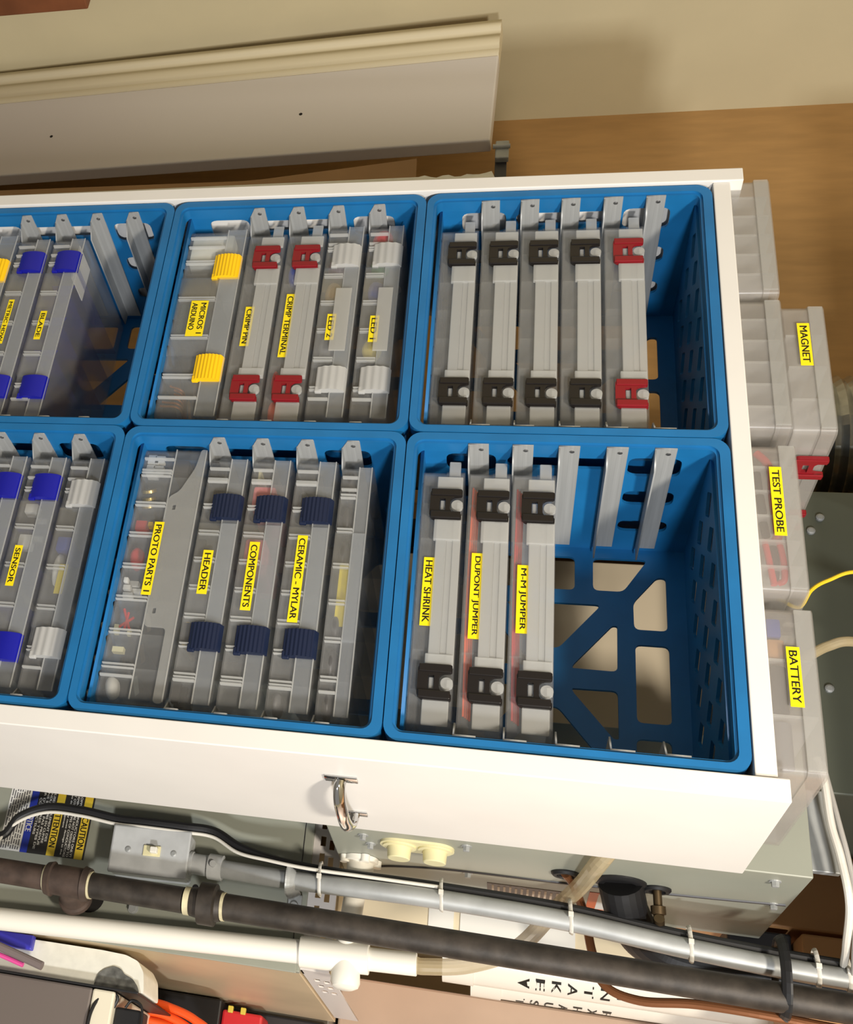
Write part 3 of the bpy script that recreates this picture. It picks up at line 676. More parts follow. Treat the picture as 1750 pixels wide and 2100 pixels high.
# switch box
t = thing('switch_box', 'galvanised metal light switch box on the lower cabinet', 'switch', (0.394, 0.0, -0.3365), rot=(0, math.radians(-1.5), 0))
G().box(-0.0305, 0.0305, 0.443, CY - 0.0005, -0.053, 0.053, 0.004).build('box_body', ZINC, t)
cp = G().box(-0.0315, 0.0315, 0.4395, 0.443, -0.0545, 0.0545, 0.0025, 3).build('cover_plate', ZINC, t)
tg = lab(G().box(-0.0075, 0.0065, 0.4372, 0.4400, -0.0085, 0.0155, 0.001).build('switch_frame', IVORY, t), 'ivory switch frame')
G().box(-0.0045, 0.0035, 0.4285, 0.4375, 0.003, 0.0125, 0.0012).build('toggle', PVC, tg)
for z in (-0.030, 0.0335):
    G().lathe((0.0, 0.4400, z), (0, -1, 0), [(0, 0.0045), (0.0010, 0.0042), (0.0018, 0.0025)], 16).build('screw', GALV, t)

# conduit, strapped cable
cpath = [(0.3985, 0.458, -0.283), (0.4020, 0.454, -0.230), (0.4070, 0.440, -0.1415), (0.4099, 0.425, -0.0466), (0.4103, 0.425, 0.0458), (0.4161, 0.425, 0.1963), (0.4290, 0.425, 0.3270), (0.4390, 0.425, 0.4939), (0.440, 0.425, 0.75), (0.440, 0.425, 1.74)]
t = thing('conduit', 'grey galvanised conduit rising from the switch box', 'pipe', (0, 0, 0))
G().tube(cpath, 0.0118, 20).build('conduit_tube', GALV, t, True)
g = G(); g.lathe((0.3985, 0.458, -0.2832), (0.03, 0, 1), [(0, 0.0155), (0.004, 0.0155), (0.0045, 0.0135), (0.026, 0.0135), (0.0265, 0.0165), (0.045, 0.0165), (0.046, 0.0120)], 24); g.lathe((0.3995, 0.442, -0.248), (0, -1, 0), [(0, 0.0045), (0.004, 0.0045)], 10); g.build('connector', ZINC, t, True)
g = G(); g.tube([(0.394, 0.475, -0.141), (0.394, 0.436, -0.141), (0.400, 0.4265, -0.141), (0.411, 0.426, -0.141), (0.420, 0.434, -0.141), (0.421, 0.474, -0.141)], 0.009, 10, 6, flat=0.16)
g.box(0.417, 0.444, 0.474, 0.4795, -0.150, -0.132, 0.001); g.lathe((0.432, 0.474, -0.141), (0, -1, 0), [(0, 0.006), (0.003, 0.005)], 12); g.build('pipe_strap', GALV, t)
off = [(0.382, 0.442, -0.62), (0.3974, 0.448, -0.557), (0.3674, 0.450, -0.5349), (0.349, 0.450, -0.4951), (0.3481, 0.450, -0.4444), (0.3531, 0.450, -0.3933), (0.3540, 0.445, -0.3506), (0.3544, 0.445, -0.2957), (0.3549, 0.450, -0.2549), (0.3725, 0.445, -0.2170), (0.3850, 0.436, -0.1697), (0.3915, 0.430, -0.1178), (0.3935, 0.428, -0.043), (0.3945, 0.428, 0.0446), (0.4000, 0.428, 0.191), (0.4135, 0.428, 0.3212), (0.4230, 0.428, 0.4970), (0.424, 0.428, 0.80)]
tag(G().tube(off, 0.0058, 12).build('black_cable', BLACKR), 'black cable looping over the warning label to the conduit', 'cable')
o2 = [(x + 0.0085, y - 0.003, z) for x, y, z in off[1:9]] + [(0.3815, 0.438, -0.2170), (0.3890, 0.4275, -0.173), (0.3945, 0.4205, -0.12), (0.396, 0.4180, -0.044), (0.397, 0.4180, 0.044)]
tag(G().tube(o2, 0.0023, 8).build('white_wire', WCABLE), 'thin white wire running along the black cable', 'wire')
def tie(label, c, m, rx, black=False):
    g = G(); n = 20; pts = [(c[0] + rx * math.cos(2 * math.pi * i / n), c[1] + 0.0135 * math.sin(2 * math.pi * i / n), c[2] + 0.001 * math.cos(2 * math.pi * i / n)) for i in range(n + 1)]
    g.tube(pts, 0.0026 if not black else 0.004, 8, 1, smooth=False, flat=0.4); g.box(c[0] - 0.003, c[0] + 0.003, c[1] - 0.0175, c[1] - 0.0125, c[2] - 0.003, c[2] + 0.003, 0.0006)
    tag(g.build('cable_tie', m), label, 'cable tie', 'cable ties on the conduit')
TIE = mat('cable_tie_nylon', (214, 210, 200), 0.4)
tie('white cable tie on the conduit nearest the pipe strap', (0.4030, 0.430, -0.1048), TIE, 0.0205)
tie('white cable tie on the conduit in front of the cream wall', (0.4045, 0.4255, 0.0457), TIE, 0.0190)
tie('white cable tie on the conduit beside the clear hose', (0.4105, 0.4255, 0.1963), TIE, 0.0195)
tie('white cable tie on the conduit above the black hose', (0.4235, 0.4255, 0.3271), TIE, 0.0200)
tie('white cable tie on the conduit just beyond the black strap', (0.4315, 0.4255, 0.4577), TIE, 0.0205)
tie('white cable tie on the conduit at the picture edge', (0.4330, 0.4255, 0.4887), TIE, 0.0205)
g = G(); n = 24; pts = [(0.447 + 0.043 * math.cos(2 * math.pi * i / n), 0.420 + 0.032 * math.sin(2 * math.pi * i / n), 0.420) for i in range(n + 1)]
g.tube(pts, 0.0060, 8, 1, smooth=False, flat=0.35); tag(g.build('black_strap', BLACKR), 'black strap binding conduit and gas pipe together', 'strap')

# gas pipe
t = thing('gas_pipe', 'dark iron gas pipe with tee and union', 'pipe', (0, 0, 0))
def gx(z): return 0.4505 + (z + 0.529) * (0.4720 - 0.4505) / 1.0117
def seg(name, z0, z1, rr, m, prof=None):
    a = Vector((gx(z0), 0.41, z0)); b = Vector((gx(z1), 0.41, z1))
    g = G(); L = (b - a).length
    g.lathe(a, b - a, [(p * L, q) for p, q in prof] if prof else [(0, rr), (L, rr)], 28); o = g.build(name, m, t, True); return o
seg('pipe', -1.35, -0.536, 0.0160, RUSTY)
seg('pipe', -0.535, -0.462, 0.0160, RUSTY)
seg('tee', -0.460, -0.400, 0.02, RUSTY, [(0, 0.0205), (0.13, 0.0225), (0.16, 0.0195), (0.84, 0.0195), (0.87, 0.0225), (1, 0.0205)])
o = G(); o.lathe((gx(-0.43), 0.415, -0.43), (0.35, 1, 0), [(0, 0.0185), (0.034, 0.0195), (0.036, 0.0225), (0.042, 0.0225)], 24); o.build('tee_branch', RUSTY, t, True)
seg('pipe', -0.398, -0.272, 0.0162, IRON)
seg('union', -0.262, -0.222, 0.02, IRON, [(0, 0.0175), (0.25, 0.019), (0.3, 0.026), (0.8, 0.026), (0.85, 0.020), (1, 0.0185)])
seg('pipe', -0.218, 1.74, 0.0165, IRON)
for z0, z1 in ((-0.540, -0.535), (-0.4625, -0.4595), (-0.4005, -0.3970), (-0.2700, -0.2625), (-0.2215, -0.2175)):
    lab(seg('thread_seal', z0, z1, 0.0174, SEAL), 'pale thread sealant')

# condensate drain
t = thing('drain_pipe', 'white PVC drain pipe with cross fitting', 'pipe', (0, 0, 0))
def dx(z): return 0.4870 - (z + 0.05) * 0.036
def dseg(name, z0, z1, prof):
    a = Vector((dx(z0), 0.455, z0)); b = Vector((dx(z1), 0.455, z1)); g = G(); g.lathe(a, b - a, prof((b - a).length), 32); return g.build(name, PVC, t, True)
dseg('vertical_pipe', -1.39, -0.118, lambda L: [(0, 0.0145), (L, 0.0145)])
dseg('upper_pipe', -0.044, 0.020, lambda L: [(0, 0.0138), (L - 0.001, 0.0138), (L, 0.0128)])
dseg('cross_fitting', -0.124, -0.038, lambda L: [(0, 0.0178), (0.001, 0.0186), (L - 0.001, 0.0186), (L, 0.0178)])
G().cyl((FX + 0.010, 0.4535, -0.060), (0.486, 0.455, -0.068), 0.0135).build('stub_pipe', PVC, t, True)
G().lathe((0.486, 0.455, -0.066), (1, -0.05, 0.05), [(0, 0.0165), (0.020, 0.0175), (0.032, 0.0182), (0.037, 0.0160), (0.040, 0.010)], 28).build('cleanout_cap', PVC, t, True)
g = G(); g.lathe((FX + 0.0005, 0.4525, -0.0585), (1, 0, 0), [(0, 0.0225), (0.006, 0.0225), (0.007, 0.017), (0.030, 0.0175), (0.034, 0.0185), (0.038, 0.0150)], 26)
for a in (20, 110, 200, 290):
    g.lathe((FX + 0.0005, 0.4525 + 0.021 * math.sin(math.radians(a)), -0.0585 + 0.021 * math.cos(math.radians(a))), (1, 0, 0), [(0, 0.0062), (0.009, 0.0062)], 10)
g.build('flange_fitting', PVC, t, True)
tag(G().tube([(0.300, 0.277, 0.278), (0.3385, 0.277, 0.2499), (0.3765, 0.285, 0.2210), (0.3780, 0.40, 0.2070), (0.3965, 0.460, 0.1810), (0.4485, 0.46, 0.1365), (0.476, 0.458, 0.0804), (0.4855, 0.455, 0.030), (0.4850, 0.455, 0.018)], 0.0098, 14).build('clear_hose', TUBEC), 'yellowed clear drain hose curving into the white PVC pipe', 'hose')
tag(G().tube([(0.366, 0.4134, 0.2520), (0.378, 0.428, 0.2560), (0.393, 0.455, 0.264), (0.412, 0.490, 0.286), (0.424, 0.508, 0.335), (0.428, 0.510, 0.45), (0.436, 0.510, 0.62), (0.44, 0.52, 1.7)], 0.0255, 20).build('black_hose', BLACKR), 'thick black rubber hose bending up behind the gas pipe', 'hose')
tag(G().tube([(0.366, 0.4034, 0.1894), (0.372, 0.43, 0.200), (0.3963, 0.48, 0.2161), (0.4353, 0.485, 0.2245), (0.4724, 0.48, 0.2381), (0.4859, 0.47, 0.2759), (0.4840, 0.45, 0.3345), (0.4880, 0.43, 0.4079), (0.494, 0.42, 0.5042), (0.497, 0.42, 0.8)], 0.0054, 12).build('copper_tube', COPPER), 'brown copper tube bending up beside the gas pipe', 'tube')
t = thing('hose_fitting', 'small dark threaded fitting in the upper side grommet', 'fitting', (FX, 0.4246, 0.2937))
G().lathe((0.001, 0, 0), (1, 0.15, 0.05), [(0, 0.005), (0.018, 0.005), (0.019, 0.0085), (0.028, 0.0085), (0.029, 0.006), (0.042, 0.006)], 12).build('stem', mat('dark_brass', (96, 80, 58), 0.4, 0.8), t, True)
G().lathe((0.040, 0.006, 0.002), (0.4, 1, 0.1), [(-0.012, 0.006), (0.014, 0.006)], 12).build('elbow', MATS['dark_brass'], t, True)

# vent pipes with stacked lettering, ducts behind
for nm, y, s, z0 in (('INTAKE', 0.850, 'INTAKE', 0.035), ('EXHAUST', 0.945, 'EXHAUST', 0.075)):
    t = thing('vent_pipe', 'white vent pipe lettered ' + nm + ' down its side', 'pipe', (0.392, y, z0))
    G().lathe((0, 0, 0), (0, 0, 1), [(0, 0.0455), (0.045, 0.0455), (0.046, 0.0435), (1.60, 0.0435)], 36).build('pipe', PVC, t, True)
    g = G(); ang = 0.62 if nm == 'INTAKE' else 0.10
    for i, ch in enumerate(s):
        zc_ = (0.2871 - i * 0.0224 if nm == 'INTAKE' else 0.2747 - i * 0.0209) - z0
        gg = G(); text_into(gg, ch, -0.0045 if ch == 'I' else -0.011, 0.0045 if ch == 'I' else 0.011, zc_ - 0.0065, zc_ + 0.0065, 0.0, 0.0006)
        b = gg.bm
        for v in b.verts:
            a_ = v.co.x / 0.0440; rr = 0.0438 - v.co.y
            v.co = Vector((rr * math.cos(a_ - ang), rr * math.sin(a_ - ang), v.co.z))
        g.add(b)
    if nm == 'INTAKE':
        b = bmesh.new(); vs = [b.verts.new((0.0442 * math.cos(a_ - ang), 0.0442 * math.sin(a_ - ang), zz_)) for a_, zz_ in ((-0.22, 0.125), (0.22, 0.125), (0, 0.108))]; b.faces.new(vs); g.add(b)
    lab(g.build('lettering', INK, t), 'black stacked letters')
tag(G().box(0.425, 1.7, 1.02, 1.30, -0.135, 1.70, 0.004).build('copper_duct', COPPERY), 'wide copper coloured sheet metal duct behind the vent pipes', 'duct')
tag(G().box(0.44, 1.7, 0.96, 1.30, FLOOR, -0.14, 0.004).build('grey_duct', mat('duct_galvanised', (150, 146, 136), 0.3, 0.7, noise=0.1, nscale=5)), 'grey sheet metal duct under the copper coloured duct', 'duct')
tag(G().box(0.350, 0.422, 0.640, 0.655, CZ + 0.0005, 0.34, 0.002).build('cream_panel', mat('cream_panel_paint', (226, 212, 182), 0.6)), 'cream panel standing on the lower cabinet behind the furnace', 'panel')
for i, (x0, x1, z0, z1) in enumerate(((0.376, 0.4195, 0.0205, 0.0545), (0.376, 0.4195, 0.0632, 0.2133))):
    tag(G().box(x0, x1, 0.6375, 0.6395, z0, z1).build('paper_sheet', PAPER), ['narrow white paper on the cream panel beside the drain hose', 'wide white paper on the cream panel behind the conduit'][i], 'paper')
tag(G().box(0.13, 0.345, 0.63, 1.0, CZ + 0.0005, 1.6, 0.003).build('tan_duct', TAN), 'tan duct board box rising behind the furnace', 'duct')
tag(G().box(0.36, 0.95, 0.58, 0.795, 0.478, 0.90, 0.003).build('tan_duct', TAN), 'tan overhead duct above the black hose', 'duct')
tag(G().box(0.352, 0.404, 0.63, 0.70, 0.40, 0.476, 0.003).build('black_bracket', BLACKR), 'black bracket under the tan overhead duct', 'bracket')

# ------------------------------------------------------------------ clutter beside the lower cabinet
t = thing('metal_locker', 'brown grey metal locker at the lower picture corner', 'locker', (0, 0, FLOOR))
G().box(0.565, 1.0, 0.50, 0.80, 0, -0.398 - FLOOR, 0.003).build('body', mat('brown_grey_enamel', (126, 116, 110), 0.35, 0.3), t)
G().box(0.5655, 1.0, 0.498, 0.80, -0.397 - FLOOR, -0.366 - FLOOR, 0.003).build('top_edge', mat('cream_enamel', (226, 218, 196), 0.4), t)
G().box(0.5615, 0.5645, 0.497, 0.80, 0.2, -0.335 - FLOOR, 0.001).build('black_edge', BLACKR, t)
g = G(); prof = [(0.5125, -1.0)] ; 
P = [(0.515, FLOOR), (0.515, -0.400), (0.5165, -0.365), (0.522, -0.347), (0.535, -0.337), (0.556, -0.333), (0.5605, -0.333), (0.5605, FLOOR)]
t = thing('foam_bumper', 'white foam bumper with a torn grey patch beside the locker', 'foam', (0, 0, 0))
G().prism(rpoly(P, 0.004), 'xz', 0.515, 0.60).build('foam_body', FOAM, t, bevel=0.004)
g = G(); g.prism(rpoly([(0.5605, -0.402), (0.5605, -0.338), (0.553, -0.342), (0.545, -0.350), (0.541, -0.362), (0.535, -0.368), (0.533, -0.378), (0.538, -0.390), (0.545, -0.398)], 0.003), 'xz', 0.5125, 0.5149)
lab(g.build('torn_patch', mat('grey_torn', (96, 96, 92), 0.9, noise=0.5, nscale=70), t), 'grey torn patch')
tag(G().box(0.512, 0.5605, 0.61, 0.66, FLOOR, -0.40, 0.01).build('plastic_tote', mat('blue_grey_plastic', (168, 172, 184), 0.45)), 'blue grey plastic tote behind the white foam bumper', 'tote')
tag(G().box(0.5118, 0.531, 0.50, 0.512, -0.70, -0.495, 0.002).build('blue_folder', mat('violet_blue_plastic', (64, 62, 186), 0.4)), 'violet blue folder edge at the picture side', 'folder')
tag(G().tube([(0.530, 0.470, -0.560), (0.539, 0.470, -0.520), (0.5525, 0.470, -0.4635)], 0.0058, 12).build('rubber_tool', mat('taupe_rubber', (120, 108, 106), 0.5)), 'taupe rubber tool handle leaning by the locker', 'handle')
tag(G().tube([(0.541, 0.475, -0.560), (0.547, 0.475, -0.525), (0.5545, 0.475, -0.492)], 0.0032, 8).build('pink_pen', mat('pink_plastic', (226, 84, 156), 0.4)), 'pink pen beside the taupe handle', 'pen')
t = thing('charger', 'black power adapter with a looped cord on the locker', 'charger', (0.598, 0.53, -0.3655))
G().box(-0.016, 0.024, -0.02, 0.02, 0.0, 0.036, 0.003).build('adapter_body', BLACKR, t)
G().tube([(-0.014, -0.022, -0.002), (-0.026, -0.024, 0.002), (-0.030, -0.026, -0.008), (-0.020, -0.03, -0.022), (0.0, -0.035, -0.028), (0.03, -0.036, -0.028)], 0.0024, 8).build('cord', BLACKR, t)
G().tube([(-0.016, -0.022, 0.014), (-0.026, -0.023, 0.022), (-0.020, -0.024, 0.036), (0.004, -0.026, 0.040), (0.03, -0.028, 0.036)], 0.0018, 8).build('cord', BLACKR, t)
t = thing('hose_coil', 'coil of orange hose beside the locker', 'hose', (0, 0, 0))
g = G()
for k in range(5):
    o_ = k * 0.0125
    g.tube([(0.549 + o_, 0.70, -0.50), (0.549 + o_, 0.70, -0.375), (0.553 + o_, 0.70, -0.335), (0.563 + o_ * 1.3, 0.70, -0.30), (0.583 + o_ * 1.5, 0.70, -0.272), (0.65 + o_ * 1.3, 0.70, -0.25)], 0.0062, 12)
g.build('coiled_hose', ORANGE, t, True)
tag(G().box(0.512, 0.9, 0.85, 0.93, FLOOR, -0.2955, 0.003).build('dark_crate', BLACKR), 'dark crate under the red tool case', 'crate')
t = thing('red_case', 'red tool case with yellow clips behind the orange hose', 'case', (0.52, 0.86, -0.311))
G().box(0.004, 0.10, 0, 0.06, 0.016, 0.080, 0.004).build('case_body', RED, t)
for z in (0.025, 0.045): G().box(-0.002, 0.008, -0.003, 0.004, z, z + 0.008, 0.001).build('clip', YELP, t)
tag(G().box(0.512, 1.7, 0.945, 0.957, FLOOR, -0.142, 0.003).build('shade_board', DARK), 'dark sheet standing in for shade behind the red tool case', 'board')  # dark sheet stands in for the shadowed gap beyond the red case

# ------------------------------------------------------------------ things seen inside the clear cases
def loose(name, label, cat, m, fn, group='things inside the clear cases'):
    g = G(); fn(g); return tag(g.build(name, m, None, True), label, cat, group)
def at(col, row): return (-PX if col == 0 else 0, row * PZ)
# MICROS
bx, bz = XL - 0.006, -PZ + 0.019
loose('foam_block', 'white foam block in the MICROS 1 ARDUINO case', 'foam', FOAM, lambda g: g.box(bx + 0.008, bx + 0.0590, YF + 0.0028, YF + 0.15, bz + 0.003, bz + 0.060, 0.003))
loose('circuit_board', 'dark circuit board in the MICROS 1 ARDUINO case', 'circuit board', mat('pcb', (34, 62, 66), 0.5), lambda g: (g.box(bx + 0.126, bx + 0.176, YF + 0.004, YF + 0.0065, bz + 0.006, bz + 0.045), g.box(bx + 0.132, bx + 0.146, YF + 0.003, YF + 0.0042, bz + 0.010, bz + 0.026), g.box(bx + 0.152, bx + 0.170, YF + 0.003, YF + 0.0042, bz + 0.018, bz + 0.040)))
loose('chip_tray', 'black chip tray in the MICROS 1 ARDUINO case', 'tray', DARK, lambda g: g.box(bx + 0.074, bx + 0.116, YF + 0.003, YF + 0.14, bz + 0.003, bz + 0.040, 0.002))
loose('wire_bundle', 'brown wires in the lowest yellow latched compartment', 'wire', COPPER, lambda g: [g.tube([(bx + 0.255 + i * 0.006, YF + 0.004, bz + 0.012 + 0.008 * math.sin(i)), (bx + 0.262 + i * 0.005, YF + 0.012, bz + 0.03), (bx + 0.258 + i * 0.006, YF + 0.09, bz + 0.014)], 0.0014, 6) for i in range(6)])
bz = -PZ + fl(R5[1]); bx = XL + 0.002
def fill(g, i, n=7, L=0.302, H=0.040, k=1, depth=0.034, seed=1, z0=None, h=None):
    a = bx + L * i / n + 0.003; b = bx + L * (i + 1) / n - 0.003; hh = h or H * 0.42
    g.blob(((a + b) / 2, YF + 0.0020 + depth * 0.40, (z0 or bz) + 0.003 + hh / 2), (b - a) / 2 * 0.98, depth / 2 * 0.85, hh / 2 * 0.85, 0.12, seed)
loose('terminal_bag', 'blue bag of terminals in the CRIMP TERMINAL case', 'bag', BLUEP, lambda g: fill(g, 1, seed=3))
loose('terminal_bag', 'orange bag of terminals in the CRIMP TERMINAL case', 'bag', ORANGE, lambda g: fill(g, 6, seed=4))
loose('terminal_bag', 'red bag of terminals in the CRIMP TERMINAL case', 'bag', RED, lambda g: fill(g, 5, seed=5, h=0.011))
bz = -PZ + fl(R5[3]); bx = XL - 0.006
for i, (m, c) in enumerate(((RED, 'red'), (GREEN, 'green'), (BLUEP, 'blue'), (YELP, 'yellow'))):
    idx = (0, 1, 2, 4)[i]
    loose('led_bundle', c + ' bundle of parts in the LED 1 case', 'parts', m, lambda g, idx=idx: fill(g, idx, L=0.305, seed=10 + idx, h=0.030, depth=0.013))
bz = -PZ + fl(R5[2])
for i, (m, c) in enumerate(((mat('mauve', (120, 92, 110), 0.5), 'mauve'), (GREYP, 'grey'), (mat('amber', (170, 140, 90), 0.4), 'amber'))):
    loose('led_bundle', c + ' bundle of parts in the LED 2 case', 'parts', m, lambda g, i=i: fill(g, (1, 4, 2)[i], L=0.305, seed=20 + i, h=0.024, depth=0.013))
bx = XR - 0.008; bz = -PZ + fl(R5[1])
loose('foam_piece', 'larger pink foam piece in the COMPONENTS case', 'foam', PINK, lambda g: g.box(bx + 0.037, bx + 0.066, YF + 0.0026, YF + 0.10, bz + 0.004, bz + 0.030, 0.003))
loose('foam_piece', 'smaller pink foam piece in the COMPONENTS case', 'foam', PINK, lambda g: g.box(bx + 0.106, bx + 0.136, YF + 0.0026, YF + 0.10, bz + 0.004, bz + 0.028, 0.003))
loose('paper_slip', 'cream paper slip in the COMPONENTS case', 'paper', IVORY, lambda g: g.box(bx + 0.012, bx + 0.030, YF + 0.008, YF + 0.10, bz + 0.006, bz + 0.009))
bz = -PZ + fl(R5[0])
for i, idx in enumerate((0, 1, 3, 6, 8)):
    loose('pin_header', 'black pin header strips in the HEADER case', 'pin header', BLACKR, lambda g, idx=idx: [g.box(bx + 0.312 * idx / 9 + 0.006, bx + 0.312 * (idx + 1) / 9 - 0.006, YF + 0.0028 + q * 0.014, YF + 0.010 + q * 0.014, bz + 0.002, bz + 0.010 + 0.004 * (q % 2)) for q in range(4)])
loose('gold_strip', 'gold plated header strip standing in the HEADER case', 'pin header', GOLD, lambda g: g.box(bx + 0.212, bx + 0.240, YF + 0.004, YF + 0.05, bz + 0.003, bz + 0.0075, 0.0008))
bz = -PZ + fl(R5[2])
for i, idx in enumerate((1, 3, 4, 5, 8)):
    loose('capacitor_heap', 'small dark capacitors in the CERAMIC - MYLAR case', 'capacitor', GREYP, lambda g, idx=idx: fill(g, idx, n=9, L=0.312, seed=40 + idx, h=0.014, depth=0.04))
bz = -PZ + fl(R5[3]); bx = XR - 0.002
for i, idx in enumerate((0, 1, 2, 4, 5, 6)):
    loose('part_heap', 'dark loose parts in the slim unlabelled case', 'parts', DARK, lambda g, idx=idx: fill(g, idx, n=7, L=0.306, seed=60 + idx, h=0.014, depth=0.04))
# PROTO PARTS
bx = XR - 0.019; bz = -PZ + 0.019; W8 = 0.324 / 8
def cell(i): return bx + W8 * i + 0.004, bx + W8 * (i + 1) - 0.004
a, b = cell(0)
for k in range(4):
    loose('connector', 'white plug connectors in the top PROTO PARTS 1 compartment', 'connector', PAPER, lambda g, k=k: (g.box(a + 0.004 + k * 0.007, a + 0.009 + k * 0.007, YF + 0.006, YF + 0.022, bz + 0.003, bz + 0.013 + 0.003 * (k % 2)), g.box(a + 0.005 + k * 0.007, a + 0.008 + k * 0.007, YF + 0.006, YF + 0.012, bz + 0.012, bz + 0.024)))
loose('black_part', 'black part in the top PROTO PARTS 1 compartment', 'parts', DARK, lambda g: g.box(a + 0.010, b - 0.004, YF + 0.004, YF + 0.05, bz + 0.036, bz + 0.056, 0.003))
a, b = cell(1)
for k in range(3):
    loose('metal_disc', 'gold coloured metal discs in a PROTO PARTS 1 compartment', 'disc', GOLD, lambda g, k=k: g.cyl((a + 0.010 + 0.008 * k, YF + 0.010 + 0.004 * k, bz + 0.011), (a + 0.0125 + 0.008 * k, YF + 0.012 + 0.004 * k, bz + 0.0115), 0.0085))
a, b = cell(2)
loose('red_block', 'red terminal block in a PROTO PARTS 1 compartment', 'terminal block', RED, lambda g: g.box(a + 0.012, a + 0.024, YF + 0.008, YF + 0.024, bz + 0.003, bz + 0.017, 0.001))
loose('yellow_block', 'yellow terminal beside the red block in PROTO PARTS 1', 'terminal block', YELL, lambda g: g.box(a + 0.013, a + 0.019, YF + 0.008, YF + 0.018, bz + 0.018, bz + 0.024, 0.001))
a, b = cell(3)
loose('red_lumps', 'heap of red caps in a PROTO PARTS 1 compartment', 'caps', RED, lambda g: g.blob((a + 0.020, YF + 0.018, bz + 0.011), 0.013, 0.010, 0.008, 0.3, 8))
a, b = cell(4)
for k in range(5):
    loose('white_clip', 'small white clips in a PROTO PARTS 1 compartment', 'clip', PAPER, lambda g, k=k: g.box(a + 0.006 + (k % 3) * 0.008, a + 0.012 + (k % 3) * 0.008, YF + 0.007 + k * 0.003, YF + 0.015 + k * 0.003, bz + 0.003 + 0.0035 * (k // 3), bz + 0.008 + 0.0035 * k, 0.0006))
a, b = cell(5)
loose('red_lead', 'crossed red wires in a PROTO PARTS 1 compartment', 'wire', RED, lambda g: (g.tube([(a + 0.004, YF + 0.010, bz + 0.010), (a + 0.028, YF + 0.012, bz + 0.020)], 0.0016, 8), g.tube([(a + 0.026, YF + 0.010, bz + 0.008), (a + 0.012, YF + 0.014, bz + 0.022)], 0.0016, 8), g.tube([(a + 0.008, YF + 0.010, bz + 0.016), (a + 0.028, YF + 0.012, bz + 0.014)], 0.0016, 8)))
loose('ivory_plug', 'ivory plug ends in a PROTO PARTS 1 compartment', 'plug', IVORY, lambda g: (g.box(a + 0.024, a + 0.034, YF + 0.008, YF + 0.016, bz + 0.003, bz + 0.008), g.box(a + 0.026, a + 0.034, YF + 0.012, YF + 0.018, bz + 0.018, bz + 0.0215)))
a, b = cell(6)
loose('ivory_block', 'ivory block in a PROTO PARTS 1 compartment', 'block', IVORY, lambda g: g.box(a + 0.010, a + 0.016, YF + 0.008, YF + 0.016, bz + 0.006, bz + 0.019))
a, b = cell(7)
loose('white_lump', 'white plug heap in the lowest PROTO PARTS 1 compartment', 'plug', PAPER, lambda g: g.blob((a + 0.015, YF + 0.018, bz + 0.012), 0.013, 0.010, 0.007, 0.3, 18))
# jumper wires
for (z, xoff, lbl, col) in ((zz[1], 0, 'orange jumper wires in the DUPONT JUMPER case', ORANGE), (zz[2], 0, 'red jumper wires in the M-M JUMPER case', RED)):
    loose('jumper_wires', lbl, 'wire', col, lambda g, z=z: [g.tube([(XR + 0.02, YF + 0.006 + q * 0.004, z + 0.005 + q * 0.002), (XR + 0.16, YF + 0.007 + q * 0.004, z + 0.004 + q * 0.002), (XR + 0.285, YF + 0.006 + q * 0.004, z + 0.006 + q * 0.002)], 0.0011, 6) for q in range(4)])
# test probe leads
loose('probe_lead', 'red probe lead coiled in the TEST PROBE case', 'lead', RED, lambda g: [g.tube(p, rr, 10) for p, rr in (([(0.004, 0.022, 0.358), (0.016, 0.020, 0.366), (0.030, 0.020, 0.371)], 0.0042), ([(0.030, 0.020, 0.371), (0.06, 0.020, 0.370), (0.098, 0.022, 0.372), (0.108, 0.03, 0.368)], 0.0048), ([(0.108, 0.022, 0.359), (0.13, 0.020, 0.361), (0.158, 0.020, 0.364)], 0.0032), ([(0.108, 0.022, 0.372), (0.13, 0.020, 0.374), (0.150, 0.022, 0.374), (0.153, 0.026, 0.369)], 0.0032))])
loose('probe_lead', 'black probe lead coiled in the TEST PROBE case', 'lead', BLACKR, lambda g: [g.tube(p, 0.0042, 10) for p in ([(0.028, 0.024, 0.357), (0.05, 0.022, 0.3575), (0.075, 0.024, 0.360)], [(0.108, 0.026, 0.366), (0.13, 0.024, 0.3675), (0.150, 0.026, 0.3660)], [(0.08, 0.028, 0.360), (0.10, 0.028, 0.362)])])
loose('battery_cell', 'grey cylindrical battery lying in the BATTERY case', 'battery', GREYP, lambda g: (g.cyl((0.300, 0.026, 0.3605), (0.342, 0.026, 0.3605), 0.0088), g.cyl((0.342, 0.026, 0.3605), (0.3435, 0.026, 0.3605), 0.003)))
loose('battery_cell', 'dark cylindrical battery lying behind the BATTERY label', 'battery', DARK, lambda g: g.cyl((0.244, 0.026, 0.3605), (0.288, 0.026, 0.3605), 0.0085))
loose('battery_pack', 'blue battery pack in the BATTERY case', 'battery', BLUEP, lambda g: g.box(0.195, 0.214, 0.018, 0.045, 0.353, 0.366, 0.002))
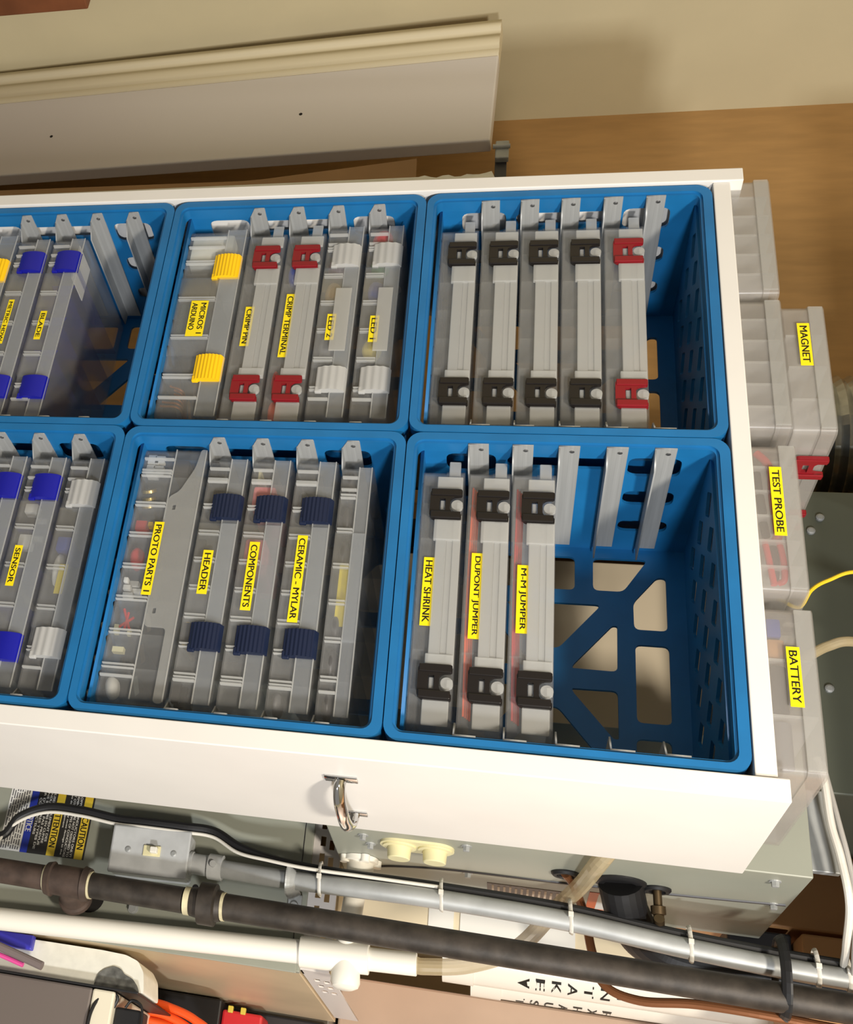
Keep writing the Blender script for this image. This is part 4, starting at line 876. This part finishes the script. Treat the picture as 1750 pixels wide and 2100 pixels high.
loose('battery_pack', 'tan battery pack in the BATTERY case', 'battery', TAN, lambda g: g.box(0.2165, 0.236, 0.018, 0.06, 0.353, 0.368, 0.002))
# sensor case
bx = XR - 0.003; bz = -2 * PZ + fl(R5[2])
for k, xx in enumerate((0.088, 0.112)):
    loose('metal_can', ['upper', 'lower'][k] + ' shiny metal can in the SENSOR case', 'can', CHROME, lambda g, xx=xx: g.cyl((bx + xx, YF + 0.012, bz + 0.024), (bx + xx, YF + 0.012, bz + 0.036), 0.0055))
loose('sensor_board', 'white sensor boards in the SENSOR case', 'circuit board', PAPER, lambda g: (g.box(bx + 0.066, bx + 0.078, YF + 0.006, YF + 0.02, bz + 0.004, bz + 0.020, 0.001), g.box(bx + 0.108, bx + 0.125, YF + 0.006, YF + 0.02, bz + 0.006, bz + 0.022, 0.001)))
bz = -2 * PZ + fl(R5[3])
loose('blue_part', 'blue part in the white latched case above SENSOR', 'parts', BLUEP, lambda g: g.box(bx + 0.110, bx + 0.128, YF + 0.003, YF + 0.05, bz + 0.004, bz + 0.022, 0.002))
loose('blue_part', 'dark blue spools at the end of the white latched case', 'parts', NAVYL, lambda g: g.box(bx + 0.012, bx + 0.045, YF + 0.003, YF + 0.05, bz + 0.004, bz + 0.022, 0.004))
loose('white_paste', 'white tube in the white latched case above SENSOR', 'tube', PAPER, lambda g: g.blob((bx + 0.148, YF + 0.016, bz + 0.010), 0.018, 0.008, 0.006, 0.2, 30))
bx = XL + 0.002; bz = -2 * PZ + fl(R5[1])
loose('warning_card', 'white printed card with a red border in the BLADE case', 'card', PAPER, lambda g: g.box(bx + 0.012, bx + 0.068, YF + 0.004, YF + 0.055, bz + 0.036, bz + 0.0372))
for k in range(4):
    loose('blue_insert', 'translucent blue divider fins inside the BLADE case', 'insert', BINS, lambda g, k=k: g.prism([(YF + 0.02, bz + 0.004), (YF + 0.02 + 0.04, bz + 0.004), (YF + 0.02, bz + 0.038)], 'yz', bx + 0.07 + k * 0.055, bx + 0.0712 + k * 0.055))
